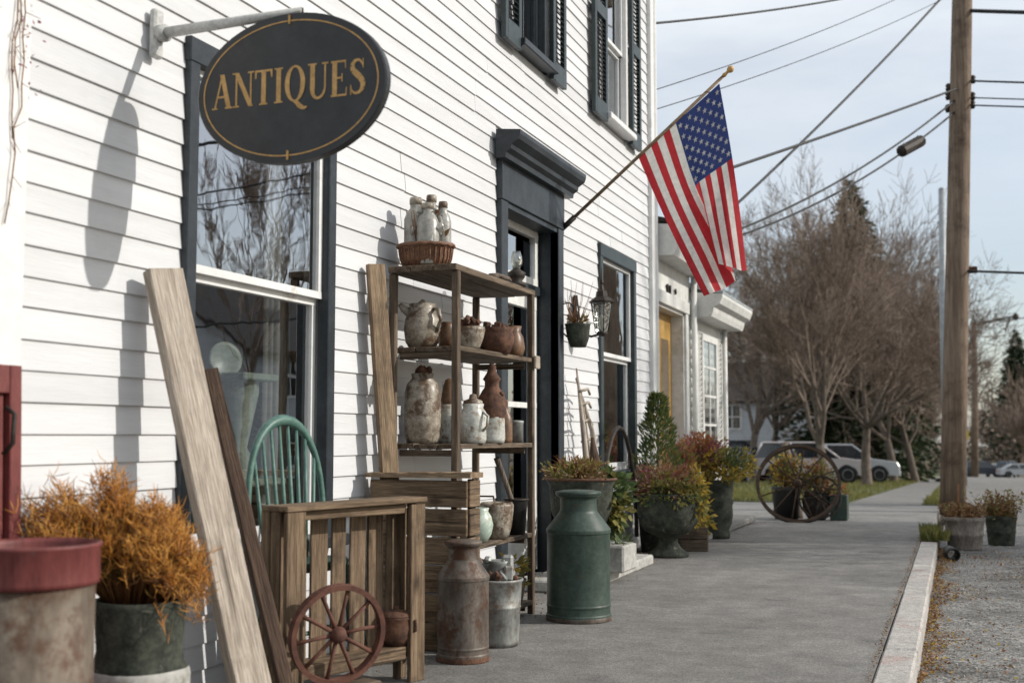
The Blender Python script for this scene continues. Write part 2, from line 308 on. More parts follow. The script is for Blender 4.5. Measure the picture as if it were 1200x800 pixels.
def ground_mat(name, c1, c2, c3, sc, bsc, bump, t3=(.5, .7), s3=.8, speck=None, bdist=.012, rough=.88, cracks=0):
    m = pm(name, c1, c2, scale=sc, rough=rough, bump=bump, bscale=bsc, bdist=bdist, coord='World', c3=c3, s3=s3, t3=t3, spec=.25)
    if speck:
        nt = m.node_tree; b = nt.nodes['Principled BSDF']; g = nt.nodes.new('ShaderNodeNewGeometry')
        v = nt.nodes.new('ShaderNodeTexVoronoi'); v.inputs['Scale'].default_value = speck[0]
        nt.links.new(g.outputs['Position'], v.inputs['Vector'])
        rp = nt.nodes.new('ShaderNodeValToRGB'); rp.color_ramp.interpolation = 'LINEAR'
        rp.color_ramp.elements[0].position = .0; rp.color_ramp.elements[0].color = (speck[1],) * 3 + (1,)
        rp.color_ramp.elements[1].position = 1; rp.color_ramp.elements[1].color = (speck[2],) * 3 + (1,)
        sp = nt.nodes.new('ShaderNodeSeparateColor'); nt.links.new(v.outputs['Color'], sp.inputs[0]); nt.links.new(sp.outputs[0], rp.inputs['Fac'])
        mx = nt.nodes.new('ShaderNodeMix'); mx.data_type = 'RGBA'; mx.blend_type = 'MULTIPLY'; mx.inputs[0].default_value = 1
        src = b.inputs['Base Color'].links[0].from_socket
        nt.links.new(src, mx.inputs[6]); nt.links.new(rp.outputs['Color'], mx.inputs[7]); nt.links.new(mx.outputs[2], b.inputs['Base Color'])
    if cracks:
        nt = m.node_tree; b = nt.nodes['Principled BSDF']; g = nt.nodes.new('ShaderNodeNewGeometry')
        nz = nt.nodes.new('ShaderNodeTexNoise'); nz.inputs['Scale'].default_value = 2.5; nz.inputs['Detail'].default_value = 6; nt.links.new(g.outputs['Position'], nz.inputs['Vector'])
        va = nt.nodes.new('ShaderNodeVectorMath'); va.operation = 'MULTIPLY_ADD'; va.inputs[1].default_value = (.7, .7, .7); nt.links.new(nz.outputs['Color'], va.inputs[0]); nt.links.new(g.outputs['Position'], va.inputs[2])
        v = nt.nodes.new('ShaderNodeTexVoronoi'); v.feature = 'DISTANCE_TO_EDGE'; v.inputs['Scale'].default_value = cracks; nt.links.new(va.outputs[0], v.inputs['Vector'])
        mr = nt.nodes.new('ShaderNodeMapRange'); mr.inputs[1].default_value = .001; mr.inputs[2].default_value = .006; mr.inputs[3].default_value = .55; mr.inputs[4].default_value = 1; nt.links.new(v.outputs['Distance'], mr.inputs[0])
        n4 = nt.nodes.new('ShaderNodeTexNoise'); n4.inputs['Scale'].default_value = .9; nt.links.new(g.outputs['Position'], n4.inputs['Vector'])
        m4 = nt.nodes.new('ShaderNodeMapRange'); m4.inputs[1].default_value = .48; m4.inputs[2].default_value = .56; nt.links.new(n4.outputs['Fac'], m4.inputs[0])
        mx = nt.nodes.new('ShaderNodeMix'); mx.data_type = 'RGBA'; mx.blend_type = 'MULTIPLY'; nt.links.new(m4.outputs[0], mx.inputs[0])
        nt.links.new(b.inputs['Base Color'].links[0].from_socket, mx.inputs[6]); nt.links.new(mr.outputs[0], mx.inputs[7]); nt.links.new(mx.outputs[2], b.inputs['Base Color'])
    return m
asphalt = ground_mat('pavement_asphalt', (.172, .165, .155), (.218, .210, .198), (.148, .142, .133), 1.2, 190, .4, speck=(160, .66, 1.30), t3=(.46, .70), cracks=.45)
street_m = ground_mat('street_gravel_asphalt', (.172, .166, .156), (.272, .264, .250), (.098, .093, .087), 4, 90, 1.0, speck=(75, .4, 1.6), bdist=.02)
concrete = ground_mat('concrete_slab', (.18, .175, .166), (.235, .228, .216), (.145, .14, .13), 3, 120, .4, speck=(150, .6, 1.35))
kerb_m = ground_mat('kerb_granite', (.35, .33, .31), (.45, .43, .405), (.38, .27, .24), 7, 150, .45, t3=(.54, .68), s3=2.5, speck=(230, .7, 1.25))
lawn_m = ground_mat('lawn_ground', (.055, .070, .022), (.115, .115, .045), (.15, .11, .06), 3, 60, .9, speck=(40, .6, 1.3), s3=1.2, t3=(.52, .72))
earth_m = ground_mat('bare_earth', (.09, .075, .055), (.15, .125, .09), (.07, .075, .03), 2, 40, .8)
bark = pm('bare_tree_bark', (.085, .068, .054), (.20, .163, .134), scale=6, rough=.9, bump=.5, bscale=25, bdist=.02, stretch=(3, 3, .6), spec=.15)
twig_m = pm('bare_twig_bark', (.135, .100, .078), (.29, .225, .178), scale=2, rough=.85, bump=0, spec=.2)
pole_m = pm('weathered_pole_wood', (.14, .100, .072), (.28, .212, .158), scale=4, rough=.85, bump=.5, bscale=20, bdist=.01, stretch=(7, 7, .25), c3=(.09, .064, .048), s3=2.5, t3=(.5, .7), spec=.2)
steel_pole = pm('galvanised_pole', (.26, .28, .29), (.36, .38, .39), scale=6, rough=.5, metal=.2, bump=.1)
wire_m = pm('black_cable', (.012, .013, .013), (.022, .022, .022), scale=9, rough=.6, bump=0)
lf_orange = leafmat('orange_heather', (.52, .20, .028), (.76, .42, .11), scale=14, tr=.25)
lf_brown = leafmat('brown_heather_stem', (.13, .055, .022), (.26, .12, .045), scale=14, tr=.1)
lf_green = leafmat('dark_green_leaf', (.035, .062, .022), (.095, .13, .045), scale=12)
lf_olive = leafmat('olive_leaf', (.12, .115, .030), (.25, .22, .065), scale=12)
lf_yellow = leafmat('yellow_leaf', (.36, .22, .025), (.52, .37, .06), scale=12)
lf_purple = leafmat('purple_leaf', (.15, .040, .065), (.34, .13, .15), scale=12)
lf_red = leafmat('rust_red_leaf', (.20, .065, .030), (.38, .16, .070), scale=12)
lf_ivy = leafmat('ivy_leaf', (.04, .075, .026), (.11, .16, .055), scale=12)
lf_dry = leafmat('dry_fallen_leaf', (.15, .085, .040), (.31, .20, .105), scale=18, tr=.15, rough=.8)
lf_needle = leafmat('spruce_needle', (.018, .032, .014), (.045, .065, .026), scale=3, tr=.1)
lf_yew = leafmat('yellow_green_hedge', (.04, .055, .015), (.095, .11, .03), scale=3, tr=.2)
grass_m = leafmat('grass_blade', (.07, .09, .022), (.17, .17, .055), scale=3, tr=.3)
flag_red = pm('flag_red_cloth', (.37, .028, .036), (.44, .040, .046), scale=6, rough=.75, bump=.2, bscale=220, bdist=.002, spec=.15)
flag_white = pm('flag_white_cloth', (.66, .64, .60), (.74, .72, .69), scale=6, rough=.75, bump=.2, bscale=220, bdist=.002, spec=.15)
flag_blue = pm('flag_blue_cloth', (.025, .040, .125), (.038, .055, .155), scale=6, rough=.75, bump=.2, bscale=220, bdist=.002, spec=.15)
def trans_cloth(m, col):
    nt = m.node_tree; b = nt.nodes['Principled BSDF']; o = nt.nodes['Material Output']
    t = nt.nodes.new('ShaderNodeBsdfTranslucent'); mx = nt.nodes.new('ShaderNodeMixShader'); mx.inputs[0].default_value = .35
    t.inputs['Color'].default_value = (*col, 1)
    nt.links.new(b.outputs[0], mx.inputs[1]); nt.links.new(t.outputs[0], mx.inputs[2]); nt.links.new(mx.outputs[0], o.inputs['Surface'])
for m_, c_ in ((flag_red, (.5, .04, .05)), (flag_white, (.75, .73, .68)), (flag_blue, (.04, .06, .2))): trans_cloth(m_, c_)
room_m = pm('shop_interior', (.10, .085, .07), (.17, .15, .125), scale=2, rough=.85, bump=.1)
curtain_m = pm('grey_curtain', (.30, .30, .28), (.42, .42, .40), scale=3, rough=.9, bump=.1)

# ------------------------------------------------------------------ the ground
def sheet(name, x0, x1, ys, dz, mat, thick=None, nx=1):
    b = MB(); xs = [x0 + (x1 - x0) * i / nx for i in range(nx + 1)]; n = len(xs)
    for y in ys:
        for x in xs: b.v.append((x, y, zg(y) + dz))
    fs = [(j * n + i, j * n + i + 1, (j + 1) * n + i + 1, (j + 1) * n + i) for j in range(len(ys) - 1) for i in range(nx)]
    v = b.v; b.v = []; b.add(v, fs)
    if thick:
        for (a, c) in ((0, 1), (n - 1, -1)):
            for j in range(len(ys) - 1):
                p = v[j * n + a]; q = v[(j + 1) * n + a]
                b.add([p, q, (q[0], q[1], q[2] - thick), (p[0], p[1], p[2] - thick)], [(0, 1, 2, 3)])
        for j in (0, len(ys) - 1):
            p = v[j * n]; q = v[j * n + n - 1]
            b.add([p, q, (q[0], q[1], q[2] - thick), (p[0], p[1], p[2] - thick)], [(0, 1, 2, 3)])
    return struct(fixn(b.build(name, mat)))
def steps(a, b, s=1.0):
    n = max(1, int((b - a) / s)); return [a + (b - a) * i / n for i in range(n + 1)]
FAR = steps(-40, 11, 10) + steps(11.5, 16, .5) + steps(17, 60, 4) + steps(64, 150, 8) + steps(160, 340, 15) + [500, 800]
sheet('ground', -500, 500, FAR, -.17, earth_m)
sheet('street', -.195, 6.4, steps(-12, 10, 4) + steps(11, 16, .5) + steps(18, 60, 4) + steps(66, 150, 8) + steps(160, 300, 15), -.12, street_m)
sheet('sidewalk', WX - .3, -.341, steps(-10, 10, 4) + steps(10.5, 13.6, .4), 0.0, asphalt, thick=.15)
sheet('driveway', -9.5, -.30, steps(13.605, 21.8, .5), -.006, concrete, thick=.15)
sheet('footpath', -1.85, -.62, steps(21.805, 60, 2) + steps(63, 180, 6), 0.0, concrete if False else asphalt, thick=.12)
sheet('lawn', -60, -1.855, steps(21.805, 60, 2) + steps(63, 180, 6), .01, lawn_m, thick=.15)
sheet('verge', -.615, -.175, steps(21.805, 60, 2) + steps(63, 180, 6), .01, lawn_m, thick=.15)
sheet('verge_corner', -.336, -.197, steps(11.42, 13.6, .3), -.03, earth_m, thick=.12)
sheet('parking_lot', -40, -4.6, steps(47, 86, 3), .022, asphalt)
kb = MB().box((-.2665, 0.6, -.12), (.15, 21.6, .05)); kb = struct(kb.build('kerb', concrete))
y = -10.2
km = MB().box((0, 0, 0), (.143, 1.0, .16), bev=.010).mesh('kerb_stone', kerb_m)
while y < 11.2:
    L_ = min(RND.uniform(1.5, 2.1), 11.4 - y)
    o = link('kerb_stone', km, kb, (-.2665 + RND.uniform(-.003, .003), y + L_ / 2, -.078 + RND.uniform(-.003, .003)), (0, 0, RND.uniform(-.002, .002)))
    o.scale = (1, L_ - .008, 1); y += L_
# fallen leaves and grit in the gutter, litter on the street
lb = MB(); rr = random.Random(5)
CL_ = [(rr.uniform(.05, 1.6), rr.uniform(3.2, 11.5), rr.uniform(.06, .22)) for _ in range(22)]
for i in range(9000):
    yy = rr.uniform(2.6, 12.0); u_ = rr.random()
    if u_ < .6: xx = -.192 + abs(rr.gauss(0, .06 + .03 * math.sin(yy * 3.1) + .02 * math.sin(yy * 7.7)))
    elif u_ < .85:
        c_ = rr.choice(CL_); xx = c_[0] + rr.gauss(0, c_[2]); yy = c_[1] + rr.gauss(0, c_[2] * 2.2)
        if xx < -.18: continue
    else: xx = rr.uniform(-.1, 2.2)
    t = rr.uniform(0, 6.28); s_ = rr.uniform(.006, .022)
    lb.leaf((xx, yy, -.113 + rr.uniform(0, .018) * (1 if xx < .05 else .4)), (math.cos(t), math.sin(t), rr.uniform(-.1, .45)), s_, s_ * rr.uniform(.45, .8), rr, rr.choice((0, 0, 0, 0, 1, 1, 1, 2)))
for i in range(900):
    yy = rr.uniform(2.4, 10.2); xx = WX + .02 + abs(rr.gauss(0, .16)); t = rr.uniform(0, 6.28); s_ = rr.uniform(.006, .02)
    lb.leaf((xx, yy, .006 if not (6.9 < yy < 8.8) else .078), (math.cos(t), math.sin(t), rr.uniform(0, .4)), s_, s_ * .6, rr, rr.choice((0, 0, 1)))
for i in range(1500):
    yy = rr.uniform(3.0, 13.3); xx = -.343 - abs(rr.gauss(0, .012)) if rr.random() < .7 else -2.12 - rr.gauss(0, .05)
    t = rr.uniform(0, 6.28); s_ = rr.uniform(.004, .014)
    lb.leaf((xx, yy, .006), (math.cos(t), math.sin(t), rr.uniform(0, .3)), s_, s_ * .6, rr, rr.choice((0, 0, 1)))
tag(lb.build('leaf_litter', [lf_dry, lf_brown, lf_yellow]), 'dry brown fallen leaves gathered in the gutter along the kerb', 'leaves', kind='stuff')
gb = MB(); rr = random.Random(6)
for i in range(2600):
    yy = rr.uniform(2.4, 14); xx = rr.uniform(-.15, 3.0); s_ = rr.uniform(.004, .013)
    gb.box((xx, yy, -.12 + zg(yy) + s_ * .3), (s_, s_ * rr.uniform(.6, 1), s_ * .7), rot=(rr.uniform(-.5, .5), rr.uniform(-.5, .5), rr.uniform(0, 3)))
tag(gb.build('gravel', stone_grey), 'loose grey gravel scattered over the street edge', 'gravel', kind='stuff')
def blades(name, label, regs, seed):
    b = MB(); rr = random.Random(seed)
    for (x0, x1, y0, y1, n, h) in regs:
        for i in range(n):
            x = rr.uniform(x0, x1); y = rr.uniform(y0, y1); hh = h * rr.uniform(.5, 1.3); t = rr.uniform(0, 6.28)
            w = hh * .16; z = zg(y) + .008; lx, ly = rr.uniform(-.5, .5) * hh, rr.uniform(-.5, .5) * hh
            b.add([(x - w * math.cos(t), y - w * math.sin(t), z), (x + w * math.cos(t), y + w * math.sin(t), z), (x + lx, y + ly, z + hh)], [(0, 1, 2)], rr.choice((0, 0, 1)))
    return tag(b.build(name, [grass_m, lf_olive]), label, 'grass', kind='stuff')
blades('lawn_grass', 'short yellowish green winter grass on the lawn beside the footpath', [(-9, -1.86, 21.85, 30, 14000, .07), (-12, -1.86, 30, 70, 14000, .10)], 1)
blades('verge_grass', 'rough green grass tufts growing around the foot of the poles', [(-.6, -.18, 21.85, 60, 5000, .09), (-.33, -.2, 11.44, 12.3, 700, .10), (-.26, -.1, 11.5, 12.1, 350, .07), (-.2, .1, 17.9, 19.4, 500, .1)], 2)

# ------------------------------------------------------------------ the white clapboard shop
SY0, SY1, SH = wy(-40), wy(767), 6.2
shop = thing('clapboard_shop', 'white clapboard shop building with slate blue trim and large sash window', 'building', (0, 0, 0))
def zw(px, py): return atx(px, py, WX).z
W1 = (wy(210), wy(388), .48, zw(213, 47))
DR = (wy(583), wy(657), .0, zw(583, 160) + .02)
W2 = (wy(703), wy(745), .62, zw(703, 289))
UA = (wy(603), wy(641), zw(590, 46) + .01, 5.15)
UB = (wy(708), wy(737), zw(693, 130) + .01, 5.18)
holes = [W1, DR, W2, UA, UB]
shop_wall = MB()
ys_ = sorted({SY0, SY1, *[h[0] + .03 for h in holes], *[h[1] - .03 for h in holes]})
zs_ = sorted({-.1, SH, *[h[2] + .03 for h in holes], *[h[3] - .03 for h in holes]})
for i in range(len(ys_) - 1):
    for j in range(len(zs_) - 1):
        cy, cz = (ys_[i] + ys_[i + 1]) / 2, (zs_[j] + zs_[j + 1]) / 2
        if any(h[0] < cy < h[1] and h[2] < cz < h[3] for h in holes): continue
        shop_wall.box((WX - .075, cy, cz), (.11, ys_[i + 1] - ys_[i] + .0005, zs_[j + 1] - zs_[j] + .0005))
wall_o = shop_wall.build('front_wall', white_paint, shop)
sidew = MB()
sidew.box(((WX - 9) / 2 - .06, SY0 + .06, SH / 2 - .05), (9 + WX + .0, .1, SH + .1)); sidew.box(((WX - 9) / 2 - .06, SY1 - .06, SH / 2 - .05), (9 + WX, .1, SH + .1))
sidew.box((-9.05, (SY0 + SY1) / 2, SH / 2 - .05), (.1, SY1 - SY0, SH + .1))
sidew.build('side_wall', white_paint, shop)
rf = MB(); yc = (SY0 + SY1) / 2; xa, xb = -9.4, WX + .35
rf.prism([(xa, SH), (xb, SH), (xb, SH + .12), ((xa + xb) / 2, SH + 2.4), (xa, SH + .12)], SY0 - .3, SY1 + .3, 'y')
rf.build('roof', iron, shop)
# interior
rm = MB(); rx_, ry_, rl_ = WX - 2.0, (SY0 + SY1) / 2, SY1 - SY0 - .3
rm.box((rx_, ry_, .02), (3.7, rl_, .04)); rm.box((rx_, ry_, 2.95), (3.7, rl_, .04)); rm.box((rx_ - 1.8, ry_, 1.45), (.05, rl_, 2.9))
for yy in (SY0 + .2, W1[1] + .5, W2[0] - .35, SY1 - .2): rm.box((rx_, yy, 1.48), (3.6, .05, 2.85))
rm.box((rx_, 8.0, 5.7), (3.7, 4.4, .04)); rm.box((rx_, 8.0, 3.12), (3.7, 4.4, .04)); rm.box((rx_ + .9, 8.0, 4.4), (.05, 4.4, 2.5))
rm.build('interior_room', room_m, shop)
# clapboards: one board per course and bay
RV = 0.0935
def clap_mesh():
    t = .016; h = RV + .012
    poly = [(0, 0), (t, 0), (t, .004), (.006, h), (0, h)]
    return MB().prism(poly, 0, 1, 'y').mesh('clapboard', white_paint)
cm = clap_mesh()
CASE = .0
z = .02; rr = random.Random(3)
while z < SH - .1:
    cuts = []
    for h in holes:
        if h[2] - .02 < z + RV * .6 and z + RV * .4 < h[3] + .01: cuts.append((h[0], h[1]))
    for (sa, sb, za) in ((wy(582), wy(603), 3.26), (wy(641), wy(657), 3.26)): pass
    cuts.sort(); segs = []; a = wy(13)
    for c in cuts: segs.append((a, c[0])); a = c[1]
    segs.append((a, wy(763)))
    for (a, b_) in segs:
        if b_ - a < .03: continue
        parts_ = [(a, b_)]
        if b_ - a > 1.6:
            mid = a + (b_ - a) * rr.uniform(.3, .7); parts_ = [(a, mid - .002), (mid + .002, b_)]
        for (p, q) in parts_:
            o = link('clapboard', cm, wall_o, (WX - .022 + rr.uniform(0, .0015), p, z + rr.uniform(-.003, .003)), (rr.uniform(-.0016, .0016), 0, rr.uniform(-.0006, .0006)))
            o.scale = (1, q - p, 1)
    z += RV
cb = MB()
cb.box((WX + .002, (wy(-40) + wy(13)) / 2, SH / 2), (.055, wy(13) - wy(-40), SH), bev=.004)
cb.build('corner_board', white_trim, shop)
cb = MB().box((WX + .002, (wy(763) + SY1) / 2 + .01, SH / 2), (.055, SY1 - wy(763) + .02, SH), bev=.004); cb.build('corner_board', white_trim, shop)
cb = MB().box((WX + .02, SY1 + .012, SH / 2 - .1), (.05, .05, SH - .2), bev=.012); cb.build('downpipe', white_trim, shop)
def sash_window(h, cw, trim, sill=True, split=None, cap=True, meet=.5, sashm=None, upper=False):
    y0, y1, z0, z1 = h; sashm = sashm or white_trim
    w = MB()
    w.box((WX - .012, y0 + cw / 2, (z0 + z1) / 2), (.055, cw, z1 - z0), bev=.004); w.box((WX - .012, y1 - cw / 2, (z0 + z1) / 2), (.055, cw, z1 - z0), bev=.004)
    w.box((WX - .010, (y0 + y1) / 2, z1 - cw / 2 + .012), (.059, y1 - y0 + .01, cw + .03), bev=.004)
    f = w.build('window', trim, shop)
    if sill:
        MB().box((WX + .02, (y0 + y1) / 2, z0 + .025), (.13, y1 - y0 + .05, .05), bev=.006).build('sill', trim, f)
    iy0, iy1, iz0, iz1 = y0 + cw, y1 - cw, z0 + .05, z1 - cw
    zm = iz0 + (iz1 - iz0) * meet; sw = .03
    for (a, b_, xo, nm) in ((zm, iz1, -.035, 'upper_sash'), (iz0, zm, -.065, 'lower_sash')):
        s = MB()
        s.box((WX + xo, iy0 + sw / 2, (a + b_) / 2), (.03, sw, b_ - a)); s.box((WX + xo, iy1 - sw / 2, (a + b_) / 2), (.03, sw, b_ - a))
        rail = .03 if nm == 'upper_sash' else .06
        s.box((WX + xo + .001, (iy0 + iy1) / 2, a + rail / 2), (.033, iy1 - iy0 - .002, rail)); s.box((WX + xo + .001, (iy0 + iy1) / 2, b_ - .014), (.033, iy1 - iy0 - .002, .028))
        s.build(nm, sashm, f)
        ga, gb_, gc, gd = iy0 + sw * .6, iy1 - sw * .6, a + .015, b_ - .015; MB().add([(WX + xo, ga, gc), (WX + xo, gb_, gc), (WX + xo, gb_, gd), (WX + xo, ga, gd)], [(0, 1, 2, 3)]).build('pane', glass, f)
    return f
sash_window(W1, .062, slate, meet=(zw(225, 320) - W1[2] - .05) / (W1[3] - W1[2] - .13))
sash_window(W2, .07, green_trim, meet=.54)
sash_window(UA, .06, slate, meet=.5, sashm=slate)
sash_window(UB, .045, white_trim, meet=.40)
def shutter(y0, y1, z0, z1):
    s = MB(); x = WX + .037; w = .045
    for yy in (y0 + w / 2, y1 - w / 2): s.box((x, yy, (z0 + z1) / 2), (.034, w, z1 - z0), bev=.003)
    for (za, zb) in ((z0, z0 + .13), ((z0 + z1) / 2 - .05, (z0 + z1) / 2 + .05), (z1 - .09, z1)):
        s.box((x + .001, (y0 + y1) / 2, (za + zb) / 2), (.034, y1 - y0 - w * 1.6, zb - za))
    o = s.build('shutter', green_trim, shop)
    l = MB().box((0, 0, 0), (.036, y1 - y0 - 2 * w, .005), rot=(0, R(40), 0)).mesh('slat', green_trim)
    z = z0 + .15
    while z < z1 - .1:
        if abs(z - (z0 + z1) / 2) > .06: link('slat', l, o, (x - .002, (y0 + y1) / 2, z))
        z += .036
shutter(wy(583), wy(602.5), UA[2] - .03, 5.1); shutter(wy(641.5), wy(657), UA[2] - .03, 5.1)
shutter(wy(692.5), wy(707.5), UB[2] - .03, 5.1); shutter(wy(737.5), wy(748), UB[2] - .03, 5.1)
# shop door
d0, d1 = DR[0], DR[1]; zo = DR[3] - .40
dm = MB(); cw = .11
dm.box((WX - .005, d0 + cw / 2, zo / 2 + .03), (.065, cw, zo - .06), bev=.005); dm.box((WX - .005, d1 - cw / 2, zo / 2 + .03), (.065, cw, zo - .06), bev=.005)
dm.box((WX - .002, (d0 + d1) / 2, zo + .12), (.07, d1 - d0 + .005, .24), bev=.004)
door = dm.build('door', slate, shop)
cn = MB()
prof = [(0, 0), (.06, 0), (.065, .03), (.095, .05), (.10, .075), (.145, .105), (.155, .135), (.155, .16), (0, .175)]
cn.prism(prof, d0 - .07, d1 + .07, 'y', T=Matrix.Translation((WX + .015, 0, zo + .235)))
cn.build('cornice', slate, door)
dj = MB(); xr = aty(632, 300, d1 - cw - .03).x - .03
dj.box((WX - .075, d0 + cw - .015, zo / 2), (.19, .03, zo)); dj.box((WX - .075, d1 - cw + .015, zo / 2), (.19, .03, zo)); dj.box((WX - .075, (d0 + d1) / 2, zo - .015), (.185, d1 - d0 - 2 * cw, .035))
dj.box((xr, (d0 + d1) / 2, 1.93), (.07, d1 - d0 - 2 * cw, .06))
dj.build('jamb', slate, door)
iy0, iy1 = d0 + cw + .03, d1 - cw - .03
tl = MB()
for (a, b_, c, d) in ((iy0, iy0 + .06, 1.96, zo - .03), (iy1 - .06, iy1, 1.96, zo - .03)): tl.box((xr, (a + b_) / 2, (c + d) / 2), (.04, b_ - a, d - c))
tl.box((xr + .001, (iy0 + iy1) / 2, 1.985), (.042, iy1 - iy0, .05)); tl.box((xr + .001, (iy0 + iy1) / 2, zo - .055), (.042, iy1 - iy0, .05))
tf = tl.build('transom', old_white, door)
MB().box((xr, (iy0 + iy1) / 2, 2.12), (.005, iy1 - iy0 - .08, .26)).build('pane', glass, door)
dl = MB()
for (a, b_) in ((iy0, iy0 + .10), (iy1 - .10, iy1)): dl.box((xr - .01, (a + b_) / 2, .98), (.042, b_ - a, 1.84))
dl.box((xr - .009, (iy0 + iy1) / 2, .28), (.045, iy1 - iy0 - .01, .45)); dl.box((xr - .009, (iy0 + iy1) / 2, 1.85), (.045, iy1 - iy0 - .01, .1)); dl.box((xr - .009, (iy0 + iy1) / 2, 1.15), (.045, iy1 - iy0 - .01, .035))
dl.build('door_leaf', old_white, door)
MB().box((xr - .01, (iy0 + iy1) / 2, 1.2), (.005, iy1 - iy0 - .15, 1.35)).build('pane', glass, door)
# door step and house kerb slabs
st = MB(); st.box((-2.335, 7.85, .035), (.40, 1.8, .075), bev=.012); struct(st.build('door_step', stone_grey))
st = MB(); st.box((-2.335, 12.1, .03), (.40, 2.9, .065), bev=.012); struct(st.build('house_step', concrete))

# contents behind the window: a pale green stand with plate
SX = WX - .235
p = atx(278, 438, SX)
sd = thing('plant_stand', 'pale green painted stand with flat top inside the shop window', 'stand', (SX, p.y, .04))
b = MB(); b.box((0, 0, p.z - .055), (.24, .26, .03), bev=.006); b.build('top', cer_green, sd)
b = MB(); b.lathe([(.0, .0), (.11, .0), (.11, .03), (.06, .07), (.05, .5), (.075, .8), (.045, .86), (.09, p.z - .12), (.09, p.z - .07)], 10); b.build('pedestal', cer_green, sd)
b = MB(); b.box((0, 0, .72), (.28, .34, .03), bev=.006); b.build('lower_shelf', cer_green, sd)
pl = MB(); pl.lathe([(0, 0), (.035, .002), (.058, .010), (.072, .015), (.073, .018), (.058, .014), (.035, .006), (0, .005)], 28)
o = pl.build('plate', cer_green, None, (SX, p.y - .10, p.z + .052), (R(82), 0, R(60)))
tag(o, 'pale green plate propped upright behind the shop window glass', 'plate')
vb = MB(); vb.lathe([(0, 0), (.05, 0), (.07, .05), (.06, .11), (.03, .15), (.035, .18), (.03, .18), (.02, .15), (0, .14)], 18)
tag(vb.build('vase', cer_grey, None, (SX - .15, p.y + .35, .945)), 'small grey vase on the table inside the shop window', 'vase')
tb = thing('display_table', 'wooden display table standing inside the shop window', 'table', (SX - .22, p.y + .42, .04))
MB().box((0, 0, .885), (.4, .5, .03), bev=.004).build('table_top', wood_tan['y'], tb)
lm = MB().box((0, 0, .435), (.04, .04, .87)).mesh('leg', wood_tan['z'])
for (a, c) in ((-.17, -.22), (.17, -.22), (-.17, .22), (.17, .22)): link('leg', lm, tb, (a, c, 0))
for (ya, yb) in ((W1[1] - .24, W1[1] - .05), (W2[0] + .1, W2[0] + .32)):
    cu = MB(); n = 22; vs = []; fs = []
    for i in range(n + 1):
        yy = ya + (yb - ya) * i / n; xx = WX - .2 + .02 * math.sin(i * 1.3) + .008 * math.sin(i * 3.1)
        vs += [(xx, yy, .5), (xx, yy, 2.45)]
    fs = [(2 * i, 2 * i + 2, 2 * i + 3, 2 * i + 1) for i in range(n)]
    cu.add(vs, fs, 0, True)
    tag(cu.build('curtain', curtain_m), 'grey curtain drawn aside behind the ' + ('big shop window below the sign' if ya < 6 else 'window beside the wall lantern'), 'curtain')

# ------------------------------------------------------------------ hanging sign
SYP = atx(178, 45, WX).y
sign = thing('hanging_sign', 'black oval hanging sign reading ANTIQUES in gold letters', 'sign', (0, 0, 0))
sc = aty(345, 104, SYP); sl = aty(235, 104, SYP); sr = aty(456, 104, SYP); stp = aty(345, 18, SYP); sbt = aty(345, 192, SYP)
rx, rz = (sr.x - sl.x) / 2, (stp.z - sbt.z) / 2; cxs, czs = (sr.x + sl.x) / 2, (stp.z + sbt.z) / 2
T0 = Matrix.Translation((cxs, SYP, czs))
def ell(r1, r2, n=72): return [(r1 * math.cos(2 * math.pi * i / n), r2 * math.sin(2 * math.pi * i / n)) for i in range(n)]
b = MB(); n = 72
for k, (s_, yy) in enumerate(((.985, -.018), (1, -.013), (1, .013), (.985, .018))):
    b.v += [tuple(T0 @ Vector((x * s_, yy, z))) for (x, z) in ell(rx, rz)]
for k in range(3):
    for i in range(n): b.f.append([k * n + i, k * n + (i + 1) % n, (k + 1) * n + (i + 1) % n, (k + 1) * n + i]); b.m.append(0); b.sm.append(False)
b.f += [list(range(n)), list(range(3 * n, 4 * n))[::-1]]; b.m += [0, 0]; b.sm += [False, False]
board = fixn(b.build('board', sign_black, sign))
b = MB(); e1 = ell(rx * .925, rz * .91); e2 = ell(rx * .91, rz * .892)
for yy in (-.0195, .0195):
    vs = [tuple(T0 @ Vector((x, yy, z))) for (x, z) in e1 + e2]
    b.add(vs, [(i, (i + 1) % n, n + (i + 1) % n, n + i) for i in range(n)])
b.build('gold_ring', gold, board)
